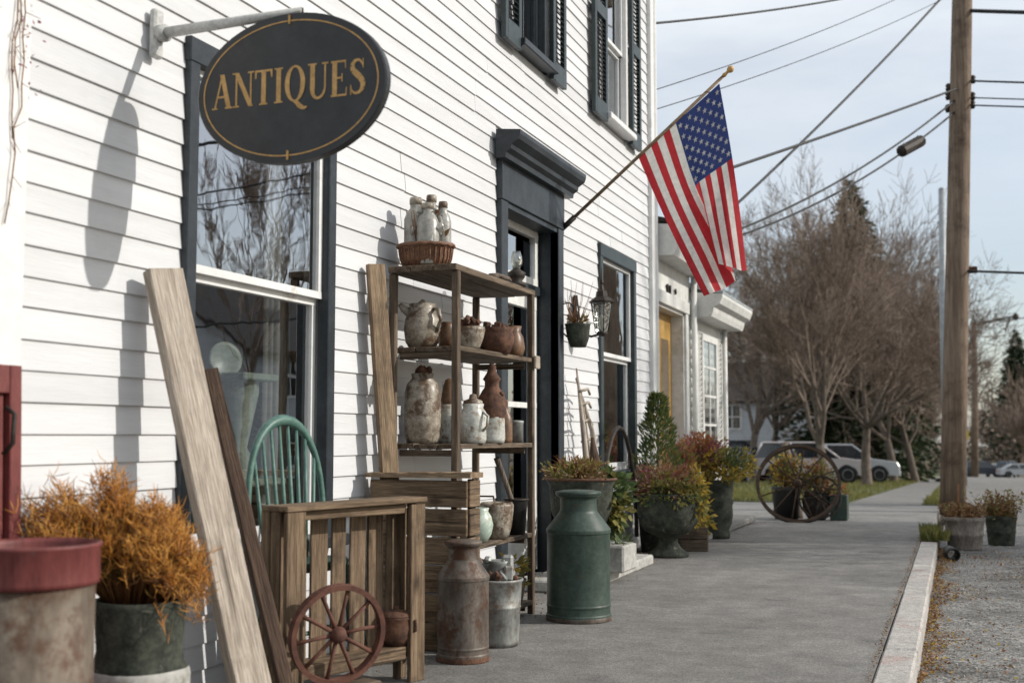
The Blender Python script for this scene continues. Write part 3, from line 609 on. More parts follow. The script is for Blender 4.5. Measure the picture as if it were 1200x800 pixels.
def glyphs():
    T, t, sf = .165, .062, .045
    def bx(x0, z0, x1, z1): return [(x0, z0), (x1, z0), (x1, z1), (x0, z1)]
    def serif(xc, w, z, up): return [bx(xc - w, z, xc + w, z + sf) if up else bx(xc - w, z - sf, xc + w, z)]
    def diag(x0, z0, x1, z1, w): return [(x0 - w / 2, z0), (x0 + w / 2, z0), (x1 + w / 2, z1), (x1 - w / 2, z1)]
    def stroke(pts):
        out = []
        for (x0, z0, w0), (x1, z1, w1) in zip(pts, pts[1:]):
            d = Vector((x1 - x0, z1 - z0)); d.normalize(); nx, nz = -d.y, d.x
            out.append([(x0 + nx * w0 / 2, z0 + nz * w0 / 2), (x0 - nx * w0 / 2, z0 - nz * w0 / 2), (x1 - nx * w1 / 2, z1 - nz * w1 / 2), (x1 + nx * w1 / 2, z1 + nz * w1 / 2)])
        return out
    G = {}
    G['A'] = ([diag(.10, 0, .37, 1, t), diag(.62, 0, .36, 1, T), bx(.2, .32, .53, .38)] + serif(.10, .1, 0, True) + serif(.62, .14, 0, True), .76)
    G['N'] = ([bx(.10, 0, .165, 1), diag(.66, 0, .14, 1, T), bx(.63, 0, .69, 1)] + serif(.13, .11, 0, True) + serif(.08, .09, 1, False) + serif(.66, .11, 1, False), .78)
    G['T'] = ([bx(.26, 0, .26 + T, 1), bx(.03, .94, .655, 1), [(.03, .76), (.07, .76), (.10, .95), (.03, .95)], [(.615, .76), (.655, .76), (.655, .95), (.585, .95)]] + serif(.342, .15, 0, True), .69)
    G['I'] = ([bx(.11, 0, .11 + T, 1)] + serif(.192, .15, 0, True) + serif(.192, .15, 1, False), .38)
    q = []; n = 28
    for i in range(n):
        a, c = 2 * math.pi * i / n, 2 * math.pi * (i + 1) / n
        q.append([(.40 + .36 * math.cos(a), .5 + .52 * math.sin(a)), (.40 + .36 * math.cos(c), .5 + .52 * math.sin(c)), (.40 + .195 * math.cos(c), .5 + .465 * math.sin(c)), (.40 + .195 * math.cos(a), .5 + .465 * math.sin(a))])
    G['Q'] = (q + stroke([(.33, .02, .05), (.45, -.02, .12), (.58, -.15, .15), (.72, -.22, .10), (.84, -.19, .03)]), .82)
    u = [bx(.11, .28, .11 + T, 1), bx(.60, .28, .66, 1)]
    n = 14
    for i in range(n):
        a, c = math.pi + math.pi * i / n, math.pi + math.pi * (i + 1) / n
        def w(tt): return .165 - .105 * tt
        f0, f1 = i / n, (i + 1) / n
        q0 = [(.385 + .275 * math.cos(a), .30 + .32 * math.sin(a)), (.385 + .275 * math.cos(c), .30 + .32 * math.sin(c))]
        i0 = [(.385 + (.275 - w(f1)) * math.cos(c), .30 + (.32 - .075) * math.sin(c)), (.385 + (.275 - w(f0)) * math.cos(a), .30 + (.32 - .075) * math.sin(a))]
        u.append(q0 + i0)
    G['U'] = (u + serif(.19, .15, 1, False) + serif(.63, .11, 1, False), .77)
    G['E'] = ([bx(.11, 0, .11 + T, 1), bx(.06, 0, .60, .055), bx(.06, .945, .57, 1), bx(.2, .49, .45, .54), [(.57, .05), (.60, .0), (.62, .24), (.585, .24)], [(.54, .95), (.57, 1), (.585, .77), (.55, .77)], bx(.43, .40, .465, .63)], .66)
    G['S'] = (stroke([(.515, .73, .02), (.48, .84, .05), (.40, .945, .065), (.30, .965, .075), (.19, .92, .11), (.135, .80, .15), (.17, .67, .17), (.29, .57, .18), (.41, .47, .18), (.50, .34, .17), (.50, .19, .15), (.42, .08, .11), (.30, .035, .075), (.20, .05, .065), (.12, .13, .05), (.085, .27, .02)]) + [bx(.49, .72, .525, .99), bx(.075, .0, .11, .28)], .60)
    return G
G = glyphs(); txt = 'ANTIQUES'; tot = sum(G[c][1] for c in txt)
tl_, tr_ = aty(253, 100, SYP), aty(432, 100, SYP); hz = aty(345, 80, SYP).z - aty(345, 121, SYP).z
kx = (tr_.x - tl_.x) / tot; x = tl_.x; zb = aty(345, 121, SYP).z
for ch in txt:
    b = MB()
    for i, poly in enumerate(G[ch][0]):
        for sgn in (-1,):
            yy = SYP + sgn * (.0192 + .00006 * i)
            vs = [((x + px_ * kx) if sgn < 0 else (2 * cxs - x - px_ * kx), yy, zb + pz_ * hz) for (px_, pz_) in poly]
            b.add(vs, [tuple(range(len(vs)))])
    b.build('letter', gold, board); x += G[ch][1] * kx
b = MB(); a0 = Vector((WX + .03, SYP, aty(186, 40, SYP).z)); a1 = Vector((cxs + rx * .1, SYP, stp.z + .010))
b.tube([a0, a0.lerp(a1, .5), a1], [.019, .017, .014], 10)
b.build('bracket_arm', grey_pipe, sign)
b = MB(); b.box((WX + .018, SYP, a0.z), (.03, .05, .17), bev=.008); b.tube([(WX + .03, SYP, a0.z), (WX + .06, SYP, a0.z)], .03, 12); b.build('wall_plate', grey_pipe, sign)
b = MB()
for dx in (-.12, .05): b.tube([(cxs + dx * rx * 2, SYP, stp.z + .02), (cxs + dx * rx * 2, SYP, stp.z - .03)], .004, 6)
b.build('hanger', iron, sign)
b = MB()
for zz in (stp.z - rz * .085, sbt.z + rz * .10): b.box((cxs, SYP - .0205, zz), (.006, .006, .03))
b.build('screw_plate', gold, board)

# ------------------------------------------------------------------ flag
fb = atx(661, 266, WX + .03); FY = fb.y; ft = aty(849, 88, FY)
flag = thing('flag_on_pole', 'american flag with stars and stripes hanging from an angled wall pole', 'flag', (0, 0, 0))
b = MB(); b.tube([fb, ft], [.013, .011], 10); b.build('pole', wood_tan['x'], flag)
dv = (ft - fb).normalized()
b = MB(); bp_ = [ft + dv * k for k in (-.01, .0, .015, .028, .04, .055, .07, .078)]; b.tube(bp_, [.013, .015, .010, .010, .020, .024, .016, .004], 12); b.build('finial', gold, flag)
b = MB(); b.box((WX + .012, FY, fb.z - .01), (.02, .05, .11), bev=.005); b.tube([fb - dv * .02, fb + dv * .10], .019, 12); b.build('bracket', iron, flag)
FLY_S = [(825, 347), (875, 316)]
FOLD = [(0, 825, 347, .0), (.15, 838, 342, .01), (.30, 851, 337, .03), (.40, 862, 329, .06), (.46, 860, 320, .06), (.52, 842, 309, -.05), (.66, 850, 311, -.055), (.8, 860, 314, -.03), (.9, 868, 317, .0), (1, 875, 317, .02)]
def lerp_tab(v):
    for a, c in zip(FOLD, FOLD[1:]):
        if v <= c[0] + 1e-9:
            k = (v - a[0]) / (c[0] - a[0]); k = k * k * (3 - 2 * k)
            return tuple(a[i] + (c[i] - a[i]) * k for i in (1, 2, 3))
    return FOLD[-1][1:]
def flag_pt(u, v):
    hx, hy = 748 + (843 - 748) * v, 184 + (98 - 184) * v
    sx, sy = FLY_S[0][0] + 50 * v, FLY_S[0][1] - 31 * v
    fx, fy, fd = lerp_tab(v)
    k = min(1, max(0, (u - .22) / .6)); k = k * k * (3 - 2 * k)
    ex, ey = sx + (fx - sx) * k, sy + (fy - sy) * k
    px, py = hx + (ex - hx) * u, hy + (ey - hy) * u
    px += 5 * math.sin(math.pi * u) * (v - .5)
    dy = fd * k * 1.2 + .018 * math.sin(u * 5 + v * 9) * u + .012 * math.sin(v * 15 - u * 3) * u + .03 * u
    return aty(px, py, FY + dy)
NU, NV = 45, 52
b = MB(); b.v = [tuple(flag_pt(i / NU, j / NV)) for j in range(NV + 1) for i in range(NU + 1)]
for j in range(NV):
    for i in range(NU):
        stripe = (j * 13) // NV; m = 0 if stripe % 2 == 0 else 1
        if stripe >= 6 and i < NU * .4: m = 2
        b.f.append([j * (NU + 1) + i, j * (NU + 1) + i + 1, (j + 1) * (NU + 1) + i + 1, (j + 1) * (NU + 1) + i]); b.m.append(m); b.sm.append(True)
cloth = b.build('cloth', [flag_red, flag_white, flag_blue], flag)
sb = MB(); sm_ = None
for r in range(9):
    for c in range(6 if r % 2 == 0 else 5):
        u0 = .4 * ((c + .5) / 6 if r % 2 == 0 else (c + 1) / 6); v0 = 6 / 13 + 7 / 13 * (r + .7) / 9.4
        c0 = flag_pt(u0, v0); du = (flag_pt(u0 + .01, v0) - c0).normalized(); dvv = (flag_pt(u0, v0 + .01) - c0).normalized()
        nn = du.cross(dvv).normalized()
        if nn.dot(CP - c0) < 0: nn = -nn
        for s2 in (1, -1):
            vs = []
            for k in range(10):
                rad = .021 if k % 2 == 0 else .0085; a = math.pi / 2 + k * math.pi / 5
                vs.append(c0 + nn * .0025 * s2 + (dvv * math.sin(a) + du * math.cos(a)) * rad)
            sb.add([c0 + nn * .0028 * s2] + vs, [(0, k + 1, (k + 1) % 10 + 1) for k in range(10)])
sb.build('stars', flag_white, cloth)

# ------------------------------------------------------------------ wall lantern and hanging pot
lp = atx(705, 345, WX + .20); y0 = lp.y; zl = lp.z - .30
lan = thing('wall_lantern', 'black iron wall lantern with glass panes on a scrolled bracket', 'lamp', (0, 0, 0))
b = MB(); x0 = WX + .20
b.tube([(WX + .0, y0 - .02, zl + .08), (WX + .05, y0 - .02, zl + .02), (WX + .12, y0, zl + .0), (x0, y0, zl + .02)], .008, 8)
b.tube([(WX + .02, y0 - .02, zl + .30), (WX + .04, y0 - .02, zl + .14), (WX + .07, y0 - .02, zl + .05)], .006, 8)
b.box((WX + .008, y0 - .02, zl + .13), (.014, .06, .34), bev=.005); b.build('bracket', iron, lan)
b = MB()
for k in range(6):
    a, c = k * math.pi / 3, (k + 1) * math.pi / 3
    b.tube([(x0 + .045 * math.cos(a), y0 + .045 * math.sin(a), zl + .03), (x0 + .078 * math.cos(a), y0 + .078 * math.sin(a), zl + .24)], .004, 5)
b.tube([(x0, y0, zl + .0), (x0, y0, zl + .03)], [.02, .05], 6); b.build('frame', iron, lan)
gp = MB()
for k in range(6):
    a, c = k * math.pi / 3, (k + 1) * math.pi / 3
    gp.add([(x0 + .044 * math.cos(a), y0 + .044 * math.sin(a), zl + .03), (x0 + .044 * math.cos(c), y0 + .044 * math.sin(c), zl + .03), (x0 + .077 * math.cos(c), y0 + .077 * math.sin(c), zl + .24), (x0 + .077 * math.cos(a), y0 + .077 * math.sin(a), zl + .24)], [(0, 1, 2, 3)])
gp.build('glass', jar_glass, lan)
b = MB(); b.lathe([(.09, .238), (.095, .25), (.07, .27), (.045, .285), (.04, .32), (.02, .335), (.012, .37), (.018, .385), (.008, .42), (.0, .52)], 6, (x0, y0, zl), smooth=False); b.build('roof', iron, lan)
b = MB(); b.lathe([(.0, .05), (.012, .05), (.014, .10), (.018, .13), (.0, .16)], 8, (x0, y0, zl)); b.build('bulb', white_trim, lan)
pp = atx(679, 393, WX + .13)
hp = thing('wall_pot', 'small mossy pot with dry stems hung on the wall by the door', 'pot', (WX + .12, pp.y, pp.z - .08))
b = MB(); b.lathe([(0, 0), (.055, 0), (.075, .06), (.085, .15), (.09, .16), (.075, .16), (.06, .14), (0, .135)], 16, wob=.03); b.build('pot', pot_dark, hp)
b = MB(); b.tube([(-.14, 0, .30), (-.06, 0, .31), (0, 0, .24), (0, 0, .16)], .005, 6); b.tube([(-.14, 0, .30), (-.13, 0, .12), (-.075, 0, .07)], .006, 6); b.build('hook', iron, hp)
b = MB(); rr = random.Random(8)
for i in range(26):
    t = rr.uniform(0, 6.28); e = rr.uniform(.1, .34)
    b.tube([(rr.uniform(-.04, .04), rr.uniform(-.04, .04), .13), (.07 * math.cos(t), .07 * math.sin(t), .13 + e * .6), (.11 * math.cos(t) * rr.uniform(.4, 1), .11 * math.sin(t), .13 + e)], [.003, .002, .001], 4)
for i in range(60):
    t = rr.uniform(0, 6.28); b.leaf((.05 * math.cos(t), .05 * math.sin(t), .14 + rr.uniform(0, .08)), (math.cos(t), math.sin(t), rr.uniform(-.3, 1)), .04, .018, rr, rr.choice((0, 1)))
b.build('stems', [lf_brown, lf_olive], hp)

# ------------------------------------------------------------------ display shelf
fl = atz(536, 757); X1 = fl.x; fr_ = atx(628, 500, X1); Y0, Y1 = fl.y, fr_.y; X0 = WX + .05
shelf = thing('display_shelf', 'tall weathered wooden shelf unit of five tiers standing against the shop wall', 'shelf', ((X0 + X1) / 2, (Y0 + Y1) / 2, 0))
hx, hy = (X1 - X0) / 2, (Y1 - Y0) / 2; TOP = aty(536, 309, Y0).z
for sx in (-1, 1):
    for sy in (-1, 1):
        b = MB().box((0, 0, 0), (.034, .034, TOP - .03), bev=.004)
        b.build('post', wood_grey['z'], shelf, (sx * (hx - .021), sy * (hy - .021), (TOP - .03) / 2), (0, 0, RND.uniform(-.03, .03)))
SZ = [.075, aty(536, 640, Y0 + .1).z - .004, aty(537, 520, Y0).z, aty(536, 404, Y0).z, TOP]
for i, zz in enumerate(SZ):
    for k in range(3):
        w = (2 * hx - .008) / 3; th = .024 if i < 4 else .03
        o = MB().box((0, 0, 0), (w - .004, 2 * hy + (.03 if i == 4 else -.09), th), bev=.003)
        o.build('shelf_plank', wood_grey['y'], shelf, (-hx + w * (k + .5) + .004, RND.uniform(-.006, .006), zz - th / 2 + RND.uniform(-.001, .001)), (RND.uniform(-.003, .003), RND.uniform(-.004, .004), RND.uniform(-.002, .002)))
    if i < 4:
        for sy in (-1, 1):
            MB().box((0, 0, 0), (2 * hx - .09, .018, .03)).build('shelf_bearer', wood_grey['x'], shelf, (0, sy * (hy - .055), zz - .043))
bb_ = MB().box((0, 0, 0), (.016, .07, .07), bev=.004); bb_.build('end_block', wood_pale['z'], shelf, (hx + .01, hy - .01, SZ[3] - .02))
def onshelf(px, y, lvl):
    p = aty(px, 500, y); return Vector((min(max(p.x, X0 + .06), X1 - .05), y, SZ[lvl] + .001))
def pot(name, label, cat, loc, prof, mat, wob=.008, seed=1, extra=None, n=24):
    t = thing(name, label, cat, loc)
    b = MB(); b.lathe(prof, n, wob=wob, seed=seed); b.build('body', mat, t)
    return t
def ring(t, r, z, rad, mat, name='rim', n=24):
    b = MB(); pts = [(r * math.cos(2 * math.pi * k / n), r * math.sin(2 * math.pi * k / n), z) for k in range(n + 1)]
    b.tube(pts, rad, 6, cap=False); return b.build(name, mat, t)
def handle(t, pts, rad, mat, name='handle'):
    b = MB(); b.tube(pts, rad, 8); return b.build(name, mat, t)
def lump(t, name, mat, n, r, z0, z1, size, seed):
    b = MB(); rr = random.Random(seed)
    for i in range(n):
        a = rr.uniform(0, 6.28); q = r * math.sqrt(rr.random()); s_ = size * rr.uniform(.6, 1.3)
        b.box((q * math.cos(a), q * math.sin(a), rr.uniform(z0, z1)), (s_, s_ * rr.uniform(.4, .9), s_ * rr.uniform(.3, .7)), rot=(rr.uniform(0, 3), rr.uniform(0, 3), rr.uniform(0, 3)), bev=s_ * .12)
    return b.build(name, mat, t)
# top tier
L0 = onshelf(498, Y0 + .17, 4)
bk = thing('basket', 'copper brown woven basket holding glass jars on top of the shelf', 'basket', L0)
b = MB(); b.lathe([(0, 0), (.105, 0), (.125, .05), (.132, .10), (.138, .105), (.138, .125), (.122, .125), (.115, .10), (.10, .02), (0, .018)], 36, wob=.006, sy=.85); b.build('body', basket_m, bk)
b = MB()
for k in range(30):
    a = 2 * math.pi * k / 30; b.tube([(.106 * math.cos(a), .09 * math.sin(a), .004), (.127 * math.cos(a), .108 * math.sin(a), .055), (.134 * math.cos(a), .114 * math.sin(a), .10)], .004, 4)
b.build('stake', basket_m, bk)
b = MB(); pts = [(.137 * math.cos(2 * math.pi * k / 36), .137 * .85 * math.sin(2 * math.pi * k / 36), .116 + .003 * math.sin(k * 3)) for k in range(37)]; b.tube(pts, .011, 6, cap=False); b.build('rim', basket_m, bk)
rr = random.Random(4)
for k, (dx, dy, h, r, lab) in enumerate(((-.055, .0, .33, .056, 'tall cloudy glass bottle with square shoulders at the wall side of the basket'), (.03, -.045, .29, .054, 'squat cloudy glass jar at the front of the basket'), (.072, .04, .31, .040, 'slim cloudy glass bottle near the street side of the basket'), (.0, .062, .35, .046, 'tallest glass bottle standing at the back of the basket'))):
    t = thing('glass_jar', lab, 'jar', L0 + Vector((dx, dy, .020)), group='glass jars in the basket')
    b = MB(); b.lathe([(0, 0), (r, 0), (r * 1.02, .01), (r, h * .7), (r * .8, h * .8), (r * .5, h * .87), (r * .5, h * .97), (r * .42, h * .97), (r * .42, h * .87), (r * .9, h * .68), (r * .9, .012), (0, .012)], 18, wob=.03, seed=k); b.build('body', cloudy, t)
    b = MB(); b.lathe([(0, h * .93), (r * .56, h * .93), (r * .56, h * 1.0), (r * .5, h * 1.03), (0, h * 1.04)], 14); b.build('lid', cer_grey, t)
t = thing('dried_bouquet', 'dried papery leaves and twigs tucked among the glass jars in the basket', 'dried flowers', L0 + Vector((0, 0, .12)))
b = MB(); rr = random.Random(14)
for i in range(34):
    a = rr.uniform(0, 6.28); q = rr.uniform(.02, .10); zz = rr.uniform(.0, .16)
    b.leaf((q * math.cos(a), q * math.sin(a) * .8, zz), (math.cos(a) * .6, math.sin(a) * .6, rr.uniform(-.2, 1)), rr.uniform(.02, .055), rr.uniform(.012, .028), rr, rr.choice((0, 1, 1)), .8)
b.build('leaf', [lf_dry, lf_brown], t)
lump(t, 'seed_head', cloudy, 16, .10, .0, .17, .055, 61)
b = MB()
for i in range(16):
    a = rr.uniform(0, 6.28); q = rr.uniform(.03, .10)
    b.tube([(q * .5 * math.cos(a), q * .5 * math.sin(a), -.06), (q * math.cos(a), q * math.sin(a), .1), (q * 1.2 * math.cos(a), q * 1.1 * math.sin(a), rr.uniform(.14, .24))], [.003, .0025, .0015], 4)
b.build('twig', lf_brown, t)
L1 = onshelf(608, Y1 - .17, 4)
t = thing('oil_lamp', 'small dark iron oil lamp standing at the street end of the shelf top', 'lamp', L1)
b = MB(); b.lathe([(0, 0), (.05, 0), (.055, .015), (.03, .03), (.045, .05), (.05, .075), (.025, .09), (.018, .10), (0, .10)], 18); b.build('base', iron, t)
b = MB(); b.lathe([(.02, .098), (.034, .13), (.03, .16), (.022, .19), (.02, .19), (.028, .16), (.032, .13), (.018, .098)], 16); b.build('chimney', jar_glass, t)
L2 = onshelf(590, Y1 - .42, 4)
t = thing('curled_bark', 'curled piece of dry bark lying on the shelf top', 'bark', L2)
b = MB(); b.tube([(-.02, -.09, .018), (0, -.03, .022), (.01, .04, .020), (-.01, .1, .016)], [.012, .017, .016, .010], 9); b.tube([(.03, -.05, .012), (.035, .03, .016), (.03, .08, .012)], [.008, .012, .007], 8); b.build('bark', bark, t)
# second tier
t = pot('stoneware_jug', 'grey brown stoneware jug with spout on the second tier of the shelf', 'jug', onshelf(494, Y0 + .17, 3), [(0, 0), (.062, 0), (.08, .03), (.088, .09), (.082, .14), (.066, .175), (.06, .19), (.066, .215), (.058, .215), (.05, .19), (.06, .16), (.07, .1), (0, .09)], cer_grey)
handle(t, [(.06, -.0, .19), (.10, -.03, .185), (.115, -.04, .13), (.085, -.02, .08)], .009, cer_grey); lump(t, 'lid', cer_grey, 1, .0, .212, .213, .07, 2)
b = MB(); b.tube([(-.055, -.02, .17), (-.085, -.035, .195), (-.10, -.04, .215)], [.025, .018, .012], 10); b.build('spout', cer_grey, t)
t = pot('dark_crock', 'narrow dark brown crock beside the stoneware jug', 'crock', onshelf(524, Y0 + .34, 3), [(0, 0), (.04, 0), (.048, .05), (.045, .1), (.03, .12), (.035, .14), (.025, .14), (0, .11)], cer_brown)
t = pot('footed_bowl', 'grey stoneware bowl heaped with rusty scraps on the second tier', 'bowl', onshelf(554, Y0 + .26, 3), [(0, 0), (.045, 0), (.05, .012), (.065, .05), (.075, .09), (.072, .105), (.066, .105), (.06, .08), (0, .07)], cer_grey); lump(t, 'scrap', rust, 26, .055, .09, .14, .035, 3)
t = pot('rusty_pot', 'wide rusty iron pot with ragged rim on the second tier', 'pot', onshelf(588, Y0 + .62, 3), [(0, 0), (.065, 0), (.085, .05), (.088, .09), (.08, .11), (.088, .13), (.08, .13), (.07, .1), (0, .09)], rust, .02); lump(t, 'scrap', rust, 22, .065, .10, .14, .04, 5)
# third tier
t = pot('tall_stoneware_jar', 'tall mottled grey stoneware jar with broken lid on the third tier', 'jar', onshelf(495, Y0 + .18, 2), [(0, 0), (.074, 0), (.086, .03), (.09, .12), (.088, .24), (.076, .285), (.052, .31), (.055, .335), (.046, .335), (0, .30)], cer_grey, .014, 4); lump(t, 'lid', rust, 9, .035, .335, .355, .045, 6)
t = pot('narrow_jar', 'narrow pale jar with brown stopper behind the tall jar', 'jar', onshelf(526, Y0 + .36, 2), [(0, 0), (.05, 0), (.054, .02), (.054, .13), (.04, .16), (.04, .19), (.03, .19), (0, .15)], cer_white); b = MB(); b.lathe([(0, .17), (.036, .18), (.04, .21), (.03, .28), (.02, .31), (0, .32)], 14, wob=.03); b.build('stopper', cer_brown, t)
t = pot('white_crock', 'lumpy white glazed crock on the third tier of the shelf', 'crock', onshelf(557, Y0 + .30, 2), [(0, 0), (.06, 0), (.068, .02), (.066, .07), (.072, .11), (.064, .15), (.05, .17), (.055, .19), (.045, .19), (0, .15)], cer_white, .03, 9); b = MB(); b.lathe([(0, .18), (.05, .185), (.045, .205), (.02, .215), (.016, .235), (0, .24)], 16); b.build('lid', cer_grey, t)
handle(t, [(.06, -.02, .15), (.09, -.03, .13), (.085, -.03, .08), (.06, -.02, .06)], .007, cer_white)
t = pot('rust_topped_jar', 'tall jar with rusty brown neck and white base band on the third tier', 'jar', onshelf(578, Y0 + .55, 2), [(0, 0), (.062, 0), (.068, .02), (.066, .12), (.068, .13)], cer_white)
b = MB(); b.lathe([(.069, .125), (.074, .16), (.07, .22), (.05, .26), (.036, .28), (.036, .31), (.046, .32), (.03, .345), (.022, .36), (.022, .385), (.01, .40), (0, .40)], 22, wob=.02); b.build('neck', rust, t); lump(t, 'crust', rust, 10, .05, .2, .26, .04, 11)
t = pot('brown_bottle', 'slim reddish brown bottle near the street end of the third tier', 'bottle', onshelf(598, Y0 + .74, 2), [(0, 0), (.036, 0), (.038, .02), (.038, .11), (.03, .14), (.014, .17), (.014, .21), (.02, .22), (0, .22)], cer_brown)
t = pot('small_tin', 'small grey tin standing at the end of the third tier', 'tin', onshelf(612, Y0 + .90, 2), [(0, 0), (.04, 0), (.04, .10), (.043, .105), (.043, .115), (0, .12)], zinc)
# fourth tier
t = pot('round_white_pot', 'round greenish white glazed pot on the fourth tier', 'pot', onshelf(567, Y0 + .38, 1), [(0, 0), (.04, 0), (.062, .04), (.07, .085), (.06, .125), (.045, .15), (.05, .165), (.04, .165), (0, .13)], cer_green, .015, 3)
t = pot('mottled_crock', 'wide mottled cream crock with flared rim on the fourth tier', 'crock', onshelf(590, Y0 + .62, 1), [(0, 0), (.06, 0), (.078, .06), (.085, .12), (.088, .165), (.08, .18), (.074, .165), (.07, .1), (0, .08)], cer_grey, .012, 5)
t = pot('black_bucket', 'black bucket with a wooden stick on the fourth tier', 'bucket', onshelf(617, Y0 + .90, 1), [(0, 0), (.05, 0), (.062, .17), (.066, .18), (.058, .18), (.05, .03), (0, .02)], pot_black, .0)
ring(t, .064, .18, .006, iron); b = MB(); b.tube([(.03, .0, .03), (-.02, -.05, .22), (-.07, -.10, .40)], [.013, .014, .017], 9); b.build('stick', bark, t)
t = pot('dark_pitcher', 'small dark brown pitcher at the street end of the second tier', 'pitcher', onshelf(610, Y0 + .86, 3), [(0, 0), (.05, 0), (.062, .04), (.055, .10), (.04, .13), (.046, .16), (.036, .16), (0, .12)], cer_brown, .02, 7)
t = pot('cracked_jar', 'squat cracked grey jar behind the wide rusty pot', 'jar', onshelf(571, Y0 + .60, 3) + Vector((-.09, 0, 0)), [(0, 0), (.055, 0), (.068, .05), (.062, .12), (.045, .15), (.05, .17), (.04, .17), (0, .13)], cer_grey, .02, 8); lump(t, 'lid', rust, 6, .03, .165, .18, .04, 41)
t = pot('rust_can', 'rusty tin can standing behind the lumpy white crock', 'can', onshelf(545, Y0 + .52, 2) + Vector((-.03, 0, 0)), [(0, 0), (.045, 0), (.046, .05), (.048, .055), (.046, .06), (.046, .15), (.05, .155), (.042, .155), (0, .12)], rust, .015, 8)
t = pot('spice_bottle', 'stubby dark bottle with wooden stopper between the rust topped jar and the tin', 'bottle', onshelf(606, Y0 + .80, 2) + Vector((-.09, .02, 0)), [(0, 0), (.04, 0), (.045, .06), (.035, .15), (.016, .19), (.016, .23), (.022, .24), (0, .25)], cer_brown, .01, 8)
t = pot('enamel_basin', 'chipped white enamel basin at the wall side of the fourth tier', 'basin', onshelf(545, Y0 + .55, 1) + Vector((-.02, 0, 0)), [(0, 0), (.06, 0), (.09, .05), (.10, .09), (.108, .092), (.108, .098), (.092, .096), (.055, .012), (0, .012)], cer_white, .01, 8)
t = pot('rusty_kettle', 'rusty kettle without lid in the middle of the fourth tier', 'kettle', onshelf(604, Y0 + .78, 1) + Vector((-.13, 0, 0)), [(0, 0), (.06, 0), (.085, .03), (.088, .07), (.07, .12), (.04, .14), (.045, .155), (.035, .155), (0, .12)], rust, .02, 8); handle(t, [(-.06, 0, .12), (-.05, 0, .20), (.05, 0, .20), (.06, 0, .12)], .006, rust)
# bottom tier
t = pot('clay_crock', 'broken clay crock leaning on the bottom tier', 'crock', onshelf(584, Y0 + .42, 0) + Vector((-.10, .05, 0)), [(0, 0), (.08, 0), (.10, .08), (.095, .18), (.08, .22), (.085, .24), (.075, .24), (0, .18)], pot_clay, .02, 8); lump(t, 'shard', pot_clay, 9, .06, .2, .27, .07, 44)
t = pot('rusty_bucket', 'dented rusty bucket at the back of the bottom tier', 'bucket', onshelf(600, Y0 + .68, 0) + Vector((-.12, 0, 0)), [(0, 0), (.075, 0), (.095, .2), (.10, .205), (.10, .215), (.09, .21), (.07, .02), (0, .02)], rust, .02, 12); lump(t, 'scrap', rust, 14, .07, .16, .23, .06, 46)
t = pot('cream_jar', 'small cream jar among weeds on the bottom tier', 'jar', onshelf(596, Y0 + .52, 0) + Vector((.03, 0, 0)), [(0, 0), (.05, 0), (.06, .05), (.05, .10), (.036, .12), (.04, .14), (.03, .14), (0, .11)], cer_white)
t = pot('clay_pot_with_weeds', 'clay pot with yellow green weeds on the bottom tier', 'potted plant', onshelf(612, Y0 + .82, 0), [(0, 0), (.06, 0), (.08, .12), (.085, .13), (.075, .13), (.06, .1), (0, .1)], pot_clay)
b = MB(); rr = random.Random(9)
for i in range(150):
    a = rr.uniform(0, 6.28); q = rr.uniform(0, .08); zz = rr.uniform(.10, .24)
    b.leaf((q * math.cos(a), q * math.sin(a), zz), (math.cos(a), math.sin(a), rr.uniform(-.4, 1)), .05, .02, rr, rr.choice((0, 0, 1)))
b.build('weeds', [lf_olive, lf_yellow], t)
t = thing('firewood_log', 'short split log lying on the bottom tier of the shelf', 'log', onshelf(575, Y0 + .30, 0) + Vector((0, 0, .05)))
b = MB(); b.tube([(-.02, -.16, 0), (0, 0, .004), (.01, .15, 0)], [.05, .052, .046], 12); b.build('log', bark, t)

# ------------------------------------------------------------------ milk cans, bucket
def milk_can(name, label, loc, r, h, mat, lid=True, rz=0):
    t = thing(name, label, 'milk can', loc, rz)
    b = MB(); b.lathe([(0, .008), (r * .93, .008), (r * .985, .0), (r * 1.0, .010), (r * 1.0, .030), (r * .998, .032), (r * .975, .034), (r * .972, .037), (r * .97, h * .10), (r * .972, h * .105), (r * .985, h * .11), (r * .985, h * .122), (r * .972, h * .126), (r * .97, h * .13), (r * .972, h * .665), (r * .974, h * .667), (r * .998, h * .672), (r * 1.0, h * .675), (r * 1.0, h * .698), (r * .998, h * .701), (r * .975, h * .706), (r * .965, h * .712), (r * .62, h * .823), (r * .60, h * .832), (r * .59, h * .842)], 44, wob=.004, seed=int(r * 1000)); b.build('body', mat, t)
    b = MB(); b.lathe([(r * .592, h * .832), (r * .572, h * .838), (r * .565, h * .845), (r * .56, h * .925), (r * .565, h * .935), (r * .60, h * .945), (r * .67, h * .955), (r * .685, h * .96), (r * .68, h * .968), (r * .60, h * .965), (r * .54, h * .93), (r * .53, h * .84)], 40); b.build('neck', mat, t)
    b = MB(); b.lathe([(r * .95, .0005), (r * 1.006, .0015), (r * 1.010, .004), (r * 1.010, .020), (r * 1.004, .023)], 44, wob=.004, seed=int(r * 1000)); b.build('base_ring', tin_brown if mat is can_green else rust, t)
    if lid:
        b = MB(); b.lathe([(0, h * .972), (r * .50, h * .972), (r * .70, h * .966), (r * .708, h * .968), (r * .712, h * .985), (r * .70, h * .990), (r * .55, h * .996), (r * .50, h * 1.0), (r * .2, h * 1.004), (0, h * 1.005)], 36); b.build('lid', mat, t)
    return t
g = atz(675, 727); milk_can('milk_can', 'dark green painted milk can standing on the pavement in front of the shelf', (g.x, g.y + .05, 0), .169, .665, can_green, rz=R(70))
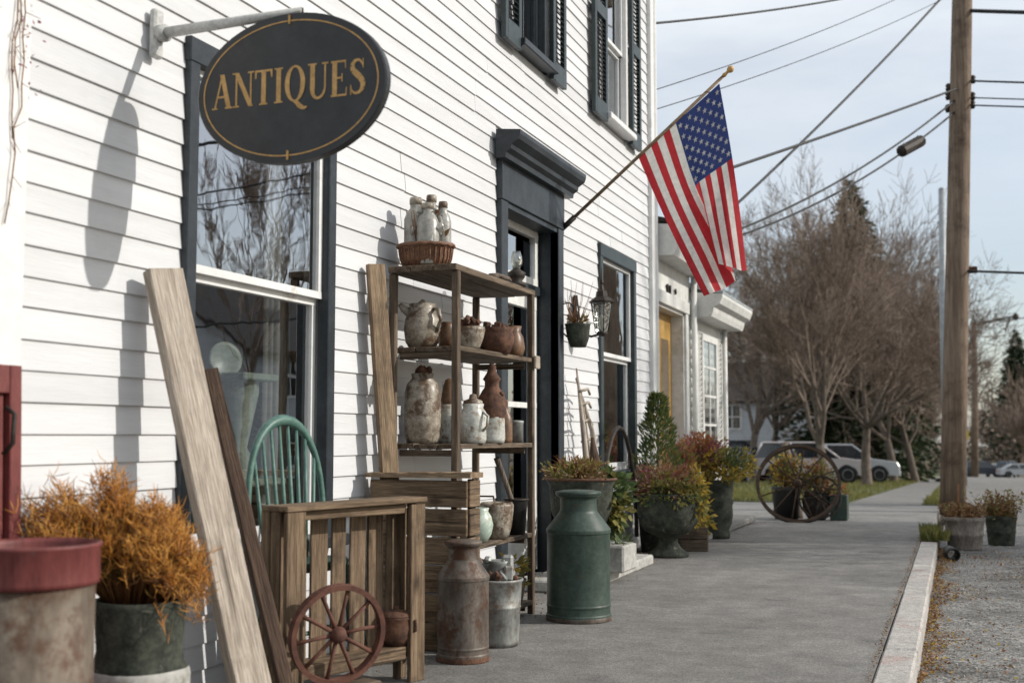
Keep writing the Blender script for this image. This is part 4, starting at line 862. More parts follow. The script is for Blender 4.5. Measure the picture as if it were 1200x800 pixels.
g = atz(536, 776); milk_can('milk_can', 'brown tarnished bare metal milk can beside the slatted crate', (g.x, g.y + .06, 0), .113, .505, tin_brown, rz=R(115))
g = atz(573, 757)
t = thing('zinc_bucket', 'pale zinc bucket filled with rusty metal scraps next to the brown milk can', 'bucket', (g.x + .025, g.y + .045, 0))
b = MB(); b.lathe([(0, .006), (.085, .006), (.09, 0), (.094, .02), (.096, .025), (.103, .17), (.107, .175), (.103, .18), (.110, .285), (.116, .29), (.116, .30), (.106, .30), (.098, .2), (.088, .03), (0, .02)], 36, wob=.006); b.build('body', zinc, t)
lump(t, 'scrap', rust, 26, .085, .25, .33, .05, 21); lump(t, 'tin_scrap', zinc, 10, .07, .30, .37, .07, 22)
b = MB(); b.lathe([(0, .28), (.055, .28), (.06, .33), (.05, .365), (.056, .38), (.046, .38), (0, .35)], 20, (0, .01, 0), wob=.03); b.build('tin_cup', zinc, t)

# ------------------------------------------------------------------ slatted crate, iron wheel, second crate
rgt = atz(498, 796); lft = Vector((-2.2, 3.67, 0))
rgt = Vector((rgt.x, rgt.y, 0)); dirc = (rgt - lft); CL = dirc.length; ang = math.atan2(dirc.y, dirc.x)
crate = thing('slatted_crate', 'upright open wooden slatted crate holding an iron pot', 'crate', lft, ang)
CH = .705; CD = .13
def cbx(c, d, nm, ax, rot=None): MB().box((0, 0, 0), d, bev=.003).build(nm, wood_crate[ax], crate, c, rot)
cbx((.043, .012, CH / 2 - .012), (.086, .022, CH - .024), 'stile', 'z'); cbx((CL - .04, .012, CH / 2 - .012), (.08, .022, CH - .024), 'stile', 'z')
cbx((CL / 2, CD / 2, CH - .010), (CL + .012, CD + .01, .020), 'top_board', 'x', (0, R(-.5), 0))
cbx((CL / 2, .012 + .022, CH - .04), (CL - .168, .02, .035), 'top_rail', 'x')
cbx((CL / 2, CD / 2 + .02, .125), (CL - .01, CD - .012, .022), 'bottom_board', 'x'); cbx((CL / 2, .028, .112), (CL - .172, .02, .05), 'bottom_rail', 'x')
for i in range(7):
    w = (CL - .02) / 7
    cbx((.01 + w * (i + .5), CD - .008, CH / 2 + .02), (w - RND.uniform(.012, .030), .013, CH - .09), 'back_slat', 'z', (0, R(RND.uniform(-.6, .6)), 0))
for i in range(2): cbx((CL - .008, .07 + .055 * i, CH / 2 + .03), (.014, .045, CH - .1), 'side_slat', 'z')
for i in range(2): cbx((.008, .07 + .055 * i, CH / 2 + .03), (.014, .045, CH - .1), 'side_slat', 'z')
for xx in (.04, CL - .04): cbx((xx, CD - .03, .055), (.05, .03, .11), 'foot', 'z')
def crate_pt(px, py, off, zz):
    d = ray(px, py); nrm = Vector((-math.sin(ang), math.cos(ang), 0)); q = lft + nrm * off
    return CP + d * ((q - CP).dot(nrm) / d.dot(nrm))
cp = crate_pt(464, 750, .075, .14)
t = pot('iron_pot', 'small lidded rusty iron pot inside the slatted crate', 'pot', (cp.x, cp.y, .137), [(0, 0), (.045, 0), (.062, .03), (.066, .07), (.062, .10), (.068, .108), (.06, .112), (0, .115)], rust, .012, 2)
b = MB(); b.lathe([(.066, .113), (.06, .125), (.03, .135), (.012, .137), (.012, .15), (0, .152)], 20, wob=.02); b.build('lid', rust, t); handle(t, [(.06, -.0, .09), (.085, 0, .10), (.085, 0, .06), (.062, 0, .05)], .006, rust); lump(t, 'crust', rust, 8, .055, .02, .1, .03, 31)
# timber block and wheel
wc = crate_pt(391, 742, -.085, 0); WR = .176
nrm = Vector((math.sin(ang), -math.cos(ang), 0))
BH = wc.z - WR - .002
t = thing('timber_block', 'weathered timber block under the small iron wheel', 'block', Vector((wc.x, wc.y, 0)) + nrm * .03, ang)
MB().box((0, 0, BH / 2), (.34, .09, BH), bev=.006).build('block', wood_grey['x'], t)
wh = thing('cart_wheel', 'small red brown iron spoked wheel leaning against the slatted crate', 'wheel', wc + nrm * .02, rot=Euler((R(7), 0, ang - R(20))))
def wheel_parts(t, R0, wid, thick, nsp, hubr, hubl, mat, spr):
    b = MB(); n = 48; ring_ = [(R0, -wid / 2), (R0, wid / 2), (R0 - thick, wid / 2), (R0 - thick, -wid / 2)]
    vs = []
    for k in range(n):
        a = 2 * math.pi * k / n
        for (r, y_) in ring_: vs.append((r * math.cos(a), y_, r * math.sin(a)))
    fs = [(k * 4 + i, k * 4 + (i + 1) % 4, ((k + 1) % n) * 4 + (i + 1) % 4, ((k + 1) % n) * 4 + i) for k in range(n) for i in range(4)]
    b.add(vs, fs); fixn(b.build('rim', mat, t))
    b = MB(); b.tube([(0, -hubl, 0), (0, -hubl * .8, 0), (0, -hubl * .3, 0), (0, hubl * .3, 0), (0, hubl * .8, 0), (0, hubl, 0)], [hubr * .55, hubr * .75, hubr, hubr, hubr * .75, hubr * .55], 16); b.build('hub', mat, t)
    b = MB(); b.tube([(0, 0, hubr * .8), (0, 0, R0 * .5), (0, 0, R0 - thick * .8)], [spr * 1.15, spr * .9, spr * 1.1], 8); me = b.mesh('spoke', mat)
    for k in range(nsp): link('spoke', me, t, (0, 0, 0), (0, 2 * math.pi * (k + .3) / nsp, 0))
wheel_parts(wh, WR, .036, .018, 10, .03, .035, rust_red, .0075)
# second crate behind
CKY = Y0 - .085; c1 = aty(552, 600, CKY - .05); c0 = aty(412, 600, CKY - .05); c0.x = max(c0.x, WX + .04); TZ = aty(545, 556, CKY).z
ck = thing('plank_crate', 'closed grey brown plank crate with a rough board laid on top', 'crate', ((c0.x + c1.x) / 2, CKY, 0))
W_ = c1.x - c0.x; D_ = .14
for i in range(6):
    h_ = (TZ - .02) / 6
    MB().box((0, 0, 0), (W_ - .02, .016, h_ - .008), bev=.003).build('side_board', wood_crate['x'], ck, (0, -D_ / 2, h_ * (i + .5)), (0, R(RND.uniform(-.5, .5)), 0))
    MB().box((0, 0, 0), (.016, D_ - .02, h_ - .008), bev=.003).build('end_board', wood_crate['y'], ck, (W_ / 2 - .008, 0, h_ * (i + .5)), (R(RND.uniform(-.5, .5)), 0, 0))
for sx in (-1, 1): MB().box((0, 0, 0), (.03, .03, TZ - .02), bev=.003).build('corner_post', wood_crate['z'], ck, (sx * (W_ / 2 - .035), D_ / 2 - .03, (TZ - .02) / 2))
b = MB(); vs = []; n = 14
t = thing('rough_plank', 'rough split plank lying across the top of the plank crate', 'plank', ((c0.x + c1.x) / 2 , CKY - .005, TZ - .012))
for i in range(n + 1):
    xx = -W_ / 2 + (W_ + .02) * i / n; k = RND.uniform(-.006, .006); th = .022 + RND.uniform(-.004, .004)
    vs += [(xx, -.10 + k, 0), (xx, .05 + k, 0), (xx, .05 + k, th), (xx, -.10 + k * 1.5, th)]
b.add(vs, [(i * 4 + j, i * 4 + (j + 1) % 4, (i + 1) * 4 + (j + 1) % 4, (i + 1) * 4 + j) for i in range(n) for j in range(4)] + [(0, 1, 2, 3), (n * 4 + 3, n * 4 + 2, n * 4 + 1, n * 4)])
fixn(b.build('plank', wood_tan['x'], t))
t = thing('small_figurine', 'small carved wooden bird on the end of the rough plank', 'figurine', (c0.x + .05, CKY - .01, TZ + .011))
b = MB(); b.tube([(-.03, 0, .012), (0, 0, .025), (.03, 0, .035), (.045, 0, .055), (.05, 0, .065)], [.004, .017, .018, .009, .005], 10); b.tube([(0, 0, 0), (0, 0, .02)], .006, 6); b.tube([(.045, 0, .06), (.062, 0, .064)], [.005, .001], 6); b.build('body', wood_tan['x'], t)

# ------------------------------------------------------------------ leaning boards
def lean_board(name, label, top, bot, w, th, mats, rz_extra=0.0, seed=1):
    top, bot = Vector(top), Vector(bot); d = (top - bot); Ln = d.length; d.normalize()
    nrm_ = (CP - (top + bot) / 2); nrm_.z = 0; nrm_.normalize(); nrm_ = Matrix.Rotation(rz_extra, 3, 'Z') @ nrm_
    side = d.cross(nrm_).normalized(); nn = side.cross(d).normalized()
    M = Matrix((side, -nn, d)).transposed().to_4x4(); M.translation = bot
    t = thing(name, label, 'board'); t.matrix_world = M
    b = MB(); rr = random.Random(seed); n = 12; vs = []
    for i in range(n + 1):
        zz = Ln * i / n; k = rr.uniform(-.0015, .0015); bow = .004 * math.sin(math.pi * i / n); c = .004
        for (a, e) in ((-w / 2 + c, -th / 2), (w / 2 - c, -th / 2), (w / 2, -th / 2 + c), (w / 2, th / 2 - c), (w / 2 - c, th / 2), (-w / 2 + c, th / 2), (-w / 2, th / 2 - c), (-w / 2, -th / 2 + c)):
            vs.append((a + k, e + bow, zz))
    fs = [(i * 8 + j, i * 8 + (j + 1) % 8, (i + 1) * 8 + (j + 1) % 8, (i + 1) * 8 + j) for i in range(n) for j in range(8)] + [tuple(range(8))[::-1], tuple(n * 8 + j for j in range(8))]
    b.add(vs, fs); fixn(b.build('plank', mats['z'], t)); return t
tp = atx(191, 317, WX + .07); bt = atz(306, 866)
lean_board('leaning_plank', 'wide pale weathered plank leaning against the shop wall', tp, (bt.x, bt.y, 0.012), .128, .048, wood_pale, R(32), 2)
tp = atx(246, 434, WX + .06); bt = atz(344, 846)
lean_board('leaning_beam', 'narrow dark brown beam leaning beside the pale plank', tp, (bt.x, bt.y, .012), .05, .045, wood_dark, R(15), 3)
tp = atx(440, 310, WX + .05); lean_board('leaning_plank', 'tan board standing upright against the siding beside the shelf', tp, (tp.x + .13, tp.y + .03, .012), .085, .035, wood_tan, R(25), 4)

# ------------------------------------------------------------------ green windsor chair
chd = Vector((.6, .8, 0)); cl = Vector((-2.475, 3.85, 0)); crr = Vector((-2.40, 4.31, 0))
cm_ = (cl + crr) / 2; ca = math.atan2((crr - cl).y, (crr - cl).x); CWd = (crr - cl).length
chair = thing('windsor_chair', 'green painted spindle back wooden chair behind the slatted crate', 'chair', (cm_.x, cm_.y, 0), ca)
ZT = aty(336, 489, cm_.y).z; ZS = .46
b = MB(); b.lathe([(0, -.018), (.9, -.02), (.98, -.008), (1.0, .006), (.95, .016), (.5, .010), (0, .008)], 28, (0, 0, 0)); me = b.mesh('seat', chair_green)
o = link('seat', me, chair, (0, -.095, ZS)); o.scale = (.205, .115, 1)
b = MB(); pts = []
for i in range(25):
    a = math.pi * i / 24; pts.append((-.225 * math.cos(a), .01 + .03 * math.sin(a), ZS + .01 + (ZT - ZS - .02) * (math.sin(a) ** .55)))
b.tube(pts, [.012 + .011 * math.sin(math.pi * i / 24) ** 4 for i in range(25)], 8); b.build('bow', chair_green, chair)
for k in range(8):
    f = (k + .5) / 8; x_ = -.185 + .37 * f; a = math.acos(max(-1, min(1, -x_ * 1.10 / .225)))
    zt = ZS + .01 + (ZT - ZS - .02) * (math.sin(a) ** .55); yt = .01 + .03 * math.sin(a)
    b = MB(); b.tube([(x_ * .8, -.01, ZS + .008), (x_ * .95, .01, (ZS + zt) / 2 - .05), (x_ * 1.10, yt, zt)], [.006, .0085, .006], 7); b.build('spindle', chair_green, chair)
ftp = []
for sx in (-1, 1):
    for (ya, yb) in ((-.17, -.19), (-.03, .02)):
        b = MB(); p0 = Vector((sx * .14, ya, ZS - .01)); p1 = Vector((sx * .18, yb, .003)); b.tube([p0, p0.lerp(p1, .3), p0.lerp(p1, .6), p1], [.012, .017, .019, .011], 9); b.build('leg', chair_green, chair)
    b = MB(); b.tube([(sx * .163, -.18, .2), (sx * .163, -.0, .2)], .009, 7); b.build('stretcher', chair_green, chair)
b = MB(); b.tube([(-.163, -.10, .2), (.163, -.10, .2)], .009, 7); b.build('stretcher', chair_green, chair)

# ------------------------------------------------------------------ drum, heather pot, red gate at the near end
dp = atx(40, 640, -2.10); DRr = .155; DZ = .690
dr = thing('metal_drum', 'stained grey metal drum with a broad red painted rim', 'drum', (dp.x, dp.y, 0))
b = MB(); b.lathe([(0, .01), (DRr * .93, .01), (DRr * .95, 0), (DRr * .95, .015), (DRr * .93, .02), (DRr * .93, DZ - .10), (DRr * .90, DZ - .1), (DRr * .90, .03), (0, .03)], 48, wob=.002); b.build('body', drum_zinc, dr)
b = MB(); b.lathe([(DRr * .935, DZ - .098), (DRr * .985, DZ - .095), (DRr * .99, DZ - .085), (DRr * .985, DZ - .012), (DRr * 1.015, DZ - .006), (DRr * 1.015, DZ), (DRr * .97, DZ + .002), (DRr * .95, DZ - .01), (DRr * .93, DZ - .095), (DRr * .90, DZ - .105)], 48); b.build('rim', red_paint, dr)
hpz = .475; hq = atx(165, 700, -2.25)
ht = thing('heather_planter', 'bushy orange heather growing in a mossy dark stone pot', 'potted plant', (hq.x, hq.y, 0))
b = MB(); b.lathe([(0, 0), (.10, 0), (.115, .04), (.125, .12), (.135, .20), (.14, .27), (.126, .30), (.122, .33), (.128, .42), (.136, .46), (.136, hpz), (.122, hpz), (.115, .44), (0, .43)], 32, wob=.012); b.build('pot', [pot_dark], ht)
b = MB(); b.lathe([(.1365, .19), (.142, .205), (.144, .26), (.141, .275), (.137, .28)], 32, wob=.02); b.build('band', stone_grey, ht)
b = MB(); b.lathe([(0, .44), (.11, .445), (.12, .44)], 16); b.build('soil', soil, ht)
b = MB(); rr = random.Random(21)
for i in range(1000):
    a = rr.uniform(0, 6.28); sp = rr.random() ** .6; cr, sr_ = math.cos(a) * sp, math.sin(a) * sp
    lat = cr * (.30 if cr < 0 else .21); ex = .937 * lat - .349 * sr_ * .17 - (.05 if cr < 0 else 0); ey = .349 * lat + .937 * sr_ * .17 - (.10 if cr < -.4 else 0)
    top = .25 * (1 - .6 * sp * sp) + rr.uniform(-.05, .07)
    if cr < -.1: top = top * .9 + .16 * rr.random()
    if cr > .5: top -= .16 * rr.random()
    p0 = Vector((math.cos(a) * .08 * sp, math.sin(a) * .08 * sp, .44)); p2 = Vector((ex, ey, .46 + top)); p1 = p0.lerp(p2, .5) + Vector((0, 0, .05 + .04 * sp))
    if hq.x + p2.x < WX + .05: p2.x = WX + .05 - hq.x
    b.tube([p0, p1, p2], [.0022, .0018, .0008], 3, mat=1)
    for j in range(15):
        f = rr.uniform(.3, 1); q = p0.lerp(p1, f * 2) if f < .5 else p1.lerp(p2, f * 2 - 1)
        d = Vector((rr.gauss(0, .6), rr.gauss(0, .6), rr.uniform(.1, 1.2))).normalized(); e = q + d * rr.uniform(.02, .06)
        if hq.x + e.x < WX + .03: continue
        b.tube([q, q.lerp(e, .5) + Vector((rr.gauss(0, .004), rr.gauss(0, .004), 0)), e], [.0009, .0013, .0005], 3, mat=(0 if rr.random() < .78 else 1) if f > .5 or rr.random() < .5 else 2, cap=False)
b.build('heather', [lf_orange, lf_brown, lf_olive], ht)
rq = atx(31, 520, WX + .09)
rg = thing('red_gate_panel', 'faded red wooden gate panel with an iron handle behind the drum', 'gate panel', (rq.x, rq.y - .065, 0), rot=(R(-2), 0, R(90)))
ztp = atx(31, 428, WX + .09).z
def rbx(c, d, nm, m=red_paint): return MB().box((0, 0, 0), d, bev=.003).build(nm, m, rg, c)
rbx((.042, 0, ztp / 2 + .0), (.045, .035, ztp), 'stile'); rbx((-.44, 0, ztp / 2), (.06, .035, ztp), 'stile')
rbx((-.195, 0, ztp - .04), (.43, .031, .08), 'rail'); rbx((-.195, 0, .12), (.43, .031, .09), 'rail'); rbx((-.195, 0, .62), (.43, .031, .07), 'rail')
for i in range(4): rbx((-.195 - .1575 + .105 * i, .008, ztp / 2 + .02), (.102, .014, ztp - .2), 'panel_board')
b = MB(); b.tube([(.0, -.02, ztp - .12), (.0, -.05, ztp - .14), (-.006, -.05, ztp - .22), (-.01, -.02, ztp - .25)], .007, 7); b.build('handle', iron, rg)
# bare vine climbing the corner board
vn = MB(); rr = random.Random(31); va, vb_ = wy(-14), wy(10)
for k in range(3):
    yy = va + (vb_ - va) * rr.random(); pts = []; zz = (1.55, 1.8, 1.95)[k]; xx = WX + .036
    while zz < 2.75:
        pts.append((xx + rr.uniform(0, .008), yy + rr.gauss(0, .004), zz)); zz += .07; yy = min(vb_, max(va, yy + rr.gauss(0, .007)))
    vn.tube(pts, .002, 4)
    for j in range(len(pts)):
        if pts[j][2] > 1.55 and rr.random() < .8:
            q = Vector(pts[j]); vn.tube([q, q + Vector((rr.uniform(0, .03), rr.gauss(.01, .018), rr.gauss(-.01, .03)))], [.0014, .0008], 3)
            if pts[j][2] > 1.95:
                for _ in range(3): vn.leaf(q + Vector((rr.uniform(0, .03), rr.gauss(.015, .02), rr.gauss(0, .02))), (rr.uniform(0, 1), rr.gauss(.5, .8), rr.uniform(-1, .4)), .014, .007, rr, 1)
vine = thing('bare_vine', 'bare reddish vine climbing the white corner board', 'vine'); vn.build('stems', [lf_brown, lf_purple], vine)

# ------------------------------------------------------------------ planters along the wall
def foliage(t, name, n, c, rad, size, mats, seed, wid=.45, up=.3, wmin=None, stems=0, ox=0.0):
    b = MB(); rr = random.Random(seed); c = Vector(c)
    for i in range(n):
        d = Vector((rr.gauss(0, 1), rr.gauss(0, 1), rr.gauss(0, 1))).normalized(); q = rr.random() ** .45
        lumpy = 1 + .28 * math.sin(5 * d.x + seed) * math.cos(4 * d.y + 2 * d.z + seed)
        p = c + Vector((d.x * rad[0], d.y * rad[1], d.z * rad[2])) * q * lumpy
        if wmin is not None and p.x < wmin: continue
        s_ = size * rr.uniform(.6, 1.35); mi = int((math.sin(p.x * 17 + seed) + math.sin(p.y * 13 + 2 * seed) + math.sin(p.z * 19) + 3 + rr.uniform(-1.2, 1.2)) / 6 * len(mats))
        b.leaf(p, d + Vector((rr.gauss(0, .5), rr.gauss(0, .5), up + rr.gauss(0, .4))), s_, s_ * wid, rr, max(0, min(len(mats) - 1, mi)))
    for i in range(stems):
        a = rr.uniform(0, 6.28); q = rr.random()
        e = c + Vector((rad[0] * q * math.cos(a), rad[1] * q * math.sin(a), rad[2] * rr.uniform(.7, 1.35)))
        if wmin is not None and e.x < wmin: e.x = wmin
        b.tube([c + Vector((0, 0, -rad[2])), c.lerp(e, .5) + Vector((rr.gauss(0, .02), rr.gauss(0, .02), 0)), e], [.004, .003, .0012], 4, mat=len(mats) - 1)
    return b.build(name, mats, t)
def local_wall(t): return WX + .05 - t.location.x
# basin planter behind the green can
g = atx(681, 560, -2.24); bz = g.z
t = thing('basin_planter', 'broad iron basin planter on a dark base with ivy trailing over its rim', 'planter', (-2.24, g.y, .073))
b = MB(); b.lathe([(0, 0), (.12, 0), (.14, .04), (.10, .10), (.12, .22), (.19, .40), (.205, bz - .12), (.222, bz - .085), (.222, bz - .073), (.20, bz - .073), (.18, bz - .13), (0, bz - .13)], 32, wob=.01); b.build('basin', pot_dark, t)
ring(t, .220, bz - .078, .010, rust)
foliage(t, 'plants', 1100, (-.02, 0, bz - .045), (.21, .22, .09), .034, [lf_dry, lf_olive, lf_brown], 3, stems=50, wmin=-.28)
foliage(t, 'ivy', 600, (.16, .14, bz - .24), (.10, .14, .22), .055, [lf_ivy, lf_green, lf_olive], 4, wid=.7, up=-.3)
# driftwood trellis
p0 = atx(690, 545, WX + .12); TH = zw(680, 434) - .075
t = thing('driftwood_trellis', 'pale driftwood trellis of forked branches leaning on the siding', 'driftwood', (WX + .17, p0.y, .073))
def tz(f): return TH * f
b = MB(); b.tube([(.02, -.13, 0), (.0, -.15, tz(.35)), (-.04, -.17, tz(.7)), (-.10, -.12, tz(1))], [.026, .024, .019, .006], 9); b.build('branch', wood_pale['z'], t)
b = MB(); b.tube([(.02, .17, 0), (0, .16, tz(.3)), (-.05, .08, tz(.68)), (-.11, -.10, tz(.95))], [.026, .024, .018, .007], 9); b.build('branch', wood_pale['z'], t)
for f in (.52, .62, .72, .81, .88):
    b = MB(); hw_ = .16 * (1 - (f - .4) * 1.1); b.tube([(-.02 - f * .05, -.16, tz(f)), (-f * .06, .0, tz(f) + .02), (-.01 - f * .06, hw_, tz(f) - .015)], .010, 6); b.build('crosspiece', wood_pale['y'], t)
b = MB(); b.tube([(0, .03, 0), (-.03, .0, tz(.5)), (-.08, -.06, tz(.85))], [.018, .016, .006], 7); b.build('upright', wood_pale['z'], t)
b = MB(); b.tube([(.0, -.10, tz(.40)), (.03, -.12, tz(.52)), (.0, -.08, tz(.64))], [.03, .04, .012], 8); b.build('knot', wood_dark['z'], t)
# stone trough on the step
g = atz(728, 670, .073)
t = thing('stone_trough', 'small pale stone trough planter on the door step', 'trough', (g.x - .05, g.y + .1, .073))
b = MB(); b.box((0, 0, .085), (.17, .34, .17), bev=.012); b.build('trough', stone_grey, t)
foliage(t, 'weeds', 90, (0, 0, .19), (.08, .15, .05), .045, [lf_olive, lf_green], 7, stems=8)
t = thing('fern_pot', 'dark pot of trailing green fern beside the stone trough', 'potted plant', (-2.41, g.y + .12, .073))
b = MB(); b.lathe([(0, 0), (.08, 0), (.10, .18), (.11, .20), (.09, .20), (0, .17)], 20); b.build('pot', pot_dark, t)
foliage(t, 'fern', 240, (.0, 0, .30), (.13, .16, .15), .07, [lf_ivy, lf_olive, lf_green], 12, up=.1, wmin=-.17)
# iron hoop
hp0 = atx(703, 505, -2.44); hp1 = atx(746, 545, -2.44)
t = thing('iron_hoop', 'bent dark iron hoop arching between the planters', 'iron hoop', (0, 0, 0))
b = MB(); pts = []
for i in range(15):
    a = math.pi * (.98 - .95 * i / 14); pts.append((-2.44, (hp0.y + hp1.y) / 2 + .52 * math.cos(a), .05 + (hp0.z - .02) * math.sin(a)))
b.tube(pts, .017, 8); b.build('hoop', iron, t)
# urn
g = atz(777, 653)
ut = thing('stone_urn', 'round mossy dark stone urn on a pedestal overflowing with purple and yellow plants', 'urn', (g.x + .02, g.y + .1, .0))
b = MB(); b.lathe([(0, 0), (.16, 0), (.165, .03), (.14, .04), (.10, .07), (.075, .11), (.075, .14), (.11, .165), (.18, .20), (.225, .26), (.245, .34), (.24, .42), (.235, .45), (.25, .47), (.25, .495), (.22, .495), (.2, .44), (0, .43)], 36, wob=.008); b.build('urn', pot_dark, ut)
foliage(ut, 'purple_plants', 2600, (-.02, 0, .55), (.27, .27, .16), .034, [lf_purple, lf_olive, lf_dry, lf_purple, lf_red], 5, stems=40, wmin=-.40)
foliage(ut, 'yellow_plants', 900, (.20, .04, .46), (.11, .17, .22), .042, [lf_yellow, lf_olive, lf_yellow], 6, up=-.2)
foliage(ut, 'green_plants', 1700, (.02, -.08, .49), (.27, .22, .12), .04, [lf_green, lf_olive, lf_ivy], 8, up=-.1)
# evergreen
t = thing('evergreen_shrub', 'upright bushy evergreen shrub in a pot beside the window', 'shrub', (-2.33, 9.72, .0))
b = MB(); b.lathe([(0, 0), (.14, 0), (.17, .36), (.185, .40), (.16, .40), (0, .36)], 24); b.build('pot', pot_dark, t)
b = MB(); b.tube([(0, 0, .35), (.01, 0, .8), (0, 0, 1.25)], [.02, .014, .004], 7); b.build('stem', bark, t)
b = MB(); rr = random.Random(15)
for i in range(2600):
    zz = rr.random() ** .8; r_ = .21 * (1 - zz) ** .6 * (1 + .2 * math.sin(zz * 21)) + .02; a = rr.uniform(0, 6.28); q = rr.random() ** .4
    p = Vector((r_ * q * math.cos(a), r_ * q * math.sin(a) * 1.05, .42 + zz * .86))
    if p.x < -.22: continue
    b.leaf(p, (math.cos(a) * .7, math.sin(a) * .7, .9 + rr.gauss(0, .3)), rr.uniform(.03, .065), .014, rr, rr.choice((0, 0, 1, 2)))
b.build('foliage', [lf_green, lf_olive, lf_ivy], t)
t = thing('red_shrub', 'rust red leafed shrub spilling out beside the evergreen', 'shrub', (-2.27, 10.32, 0))
b = MB(); b.lathe([(0, 0), (.10, 0), (.13, .30), (.14, .33), (.12, .33), (0, .3)], 20); b.build('pot', pot_clay, t)
foliage(t, 'foliage', 2000, (0, 0, .60), (.17, .20, .30), .04, [lf_red, lf_olive, lf_red, lf_purple], 9, stems=40, wmin=-.36)
# wooden box with yellow plants
g = aty(808, 642, 9.75)
t = thing('wooden_box', 'low weathered wooden box between the urn and the barrel planter', 'box', (-2.09, 9.95, .0), R(12))
for i in range(2):
    for sy in (-1, 1): MB().box((0, 0, 0), (.24, .016, .095), bev=.003).build('board', wood_grey['x'], t, (0, sy * .13, .05 + .1 * i))
    for sx in (-1, 1): MB().box((0, 0, 0), (.016, .235, .095), bev=.003).build('board', wood_grey['y'], t, (sx * .115, 0, .05 + .1 * i))
MB().box((0, 0, .16), (.21, .23, .02)).build('soil', soil, t)
foliage(t, 'yellow_plant', 380, (.02, 0, .30), (.15, .16, .17), .06, [lf_yellow, lf_olive, lf_yellow], 10, up=0)
# barrel planter
t = thing('barrel_planter', 'tall mossy barrel planter with spreading yellow green and dark red foliage', 'planter', (-2.12, 11.15, .0))
b = MB(); b.lathe([(0, 0), (.12, 0), (.125, .04), (.115, .08), (.14, .14), (.15, .22), (.145, .30), (.155, .33), (.15, .38), (.16, .50), (.17, .53), (.15, .53), (0, .5)], 28, wob=.01); b.build('barrel', pot_dark, t)
foliage(t, 'yellow_green_leaves', 2800, (.03, -.02, .66), (.34, .33, .16), .042, [lf_olive, lf_yellow, lf_olive, lf_green], 11, up=.2, wmin=-.42)
foliage(t, 'dark_red_leaves', 1900, (-.12, -.08, .78), (.24, .26, .17), .04, [lf_red, lf_purple, lf_olive], 13, stems=50, wmin=-.42)
# ------------------------------------------------------------------ wagon wheel with planters
g = atz(936, 607); WY = g.y; WXc = g.x
ww = thing('wagon_wheel', 'large dark iron rimmed wagon wheel propped on the pavement before the planters', 'wheel', (WXc, WY, zg(WY) + .452 * math.cos(R(22)) + .012), rot=(R(-22), 0, R(4)))
wheel_parts(ww, .47, .05, .03, 12, .045, .075, wood_dark['x'], .0085)
b = MB(); n = 48; vs = []
for k in range(n):
    a = 2 * math.pi * k / n
    for (r, y_) in ((.478, -.027), (.478, .027), (.471, .027), (.471, -.027)): vs.append((r * math.cos(a), y_, r * math.sin(a)))
b.add(vs, [(k * 4 + i, k * 4 + (i + 1) % 4, ((k + 1) % n) * 4 + (i + 1) % 4, ((k + 1) % n) * 4 + i) for k in range(n) for i in range(4)]); fixn(b.build('iron_tyre', iron, ww))
def gpot(name, label, x, y, prof, mat, cat='potted plant'):
    t = thing(name, label, cat, (x, y, zg(y))); b = MB(); b.lathe(prof, 24, wob=.01); b.build('pot', mat, t); return t
t = gpot('dark_tub', 'dark tub of yellow green weeds behind the wagon wheel', WXc - .22, WY + .62, [(0, 0), (.14, 0), (.17, .34), (.18, .38), (.16, .38), (0, .34)], pot_black)
foliage(t, 'weeds', 1300, (0, 0, .52), (.20, .20, .26), .045, [lf_green, lf_olive, lf_brown, lf_yellow, lf_green], 17, stems=30)
t = gpot('iron_kettle_planter', 'black kettle planter with rusty leaves behind the wagon wheel hub', WXc + .14, WY + .6, [(0, 0), (.10, 0), (.16, .10), (.17, .22), (.14, .30), (.16, .33), (.13, .33), (0, .3)], iron)
foliage(t, 'leaves', 1300, (0, 0, .46), (.23, .2, .22), .045, [lf_brown, lf_olive, lf_green, lf_brown, lf_red], 18, stems=30)
t = thing('green_box_planter', 'dark green box planter at the street side of the wagon wheel', 'planter', (WXc + .40, WY + .62, zg(WY + .6)))
b = MB(); b.box((0, 0, .15), (.20, .24, .30), bev=.008); b.build('box', can_green, t); foliage(t, 'leaves', 160, (0, 0, .34), (.11, .12, .07), .05, [lf_brown, lf_olive, lf_red], 19)
sw = thing('spoked_iron_wheel', 'small rusty spoked wheel tucked behind the wagon wheel', 'wheel', (WXc + .20, WY + .36, zg(WY) + .262), rot=(R(-12), 0, R(-8)))
wheel_parts(sw, .255, .035, .022, 10, .035, .05, iron, .009)
t = thing('leaning_stump', 'tall leaning grey tree stump post behind the wagon wheel', 'stump', (WXc - .16, WY + .95, zg(WY + .9)))
b = MB(); b.tube([(0.0, 0, -.02), (-.02, 0, .3), (-.06, .02, .6), (-.12, .02, .92)], [.10, .085, .07, .045], 11); b.build('stump', bark, t)

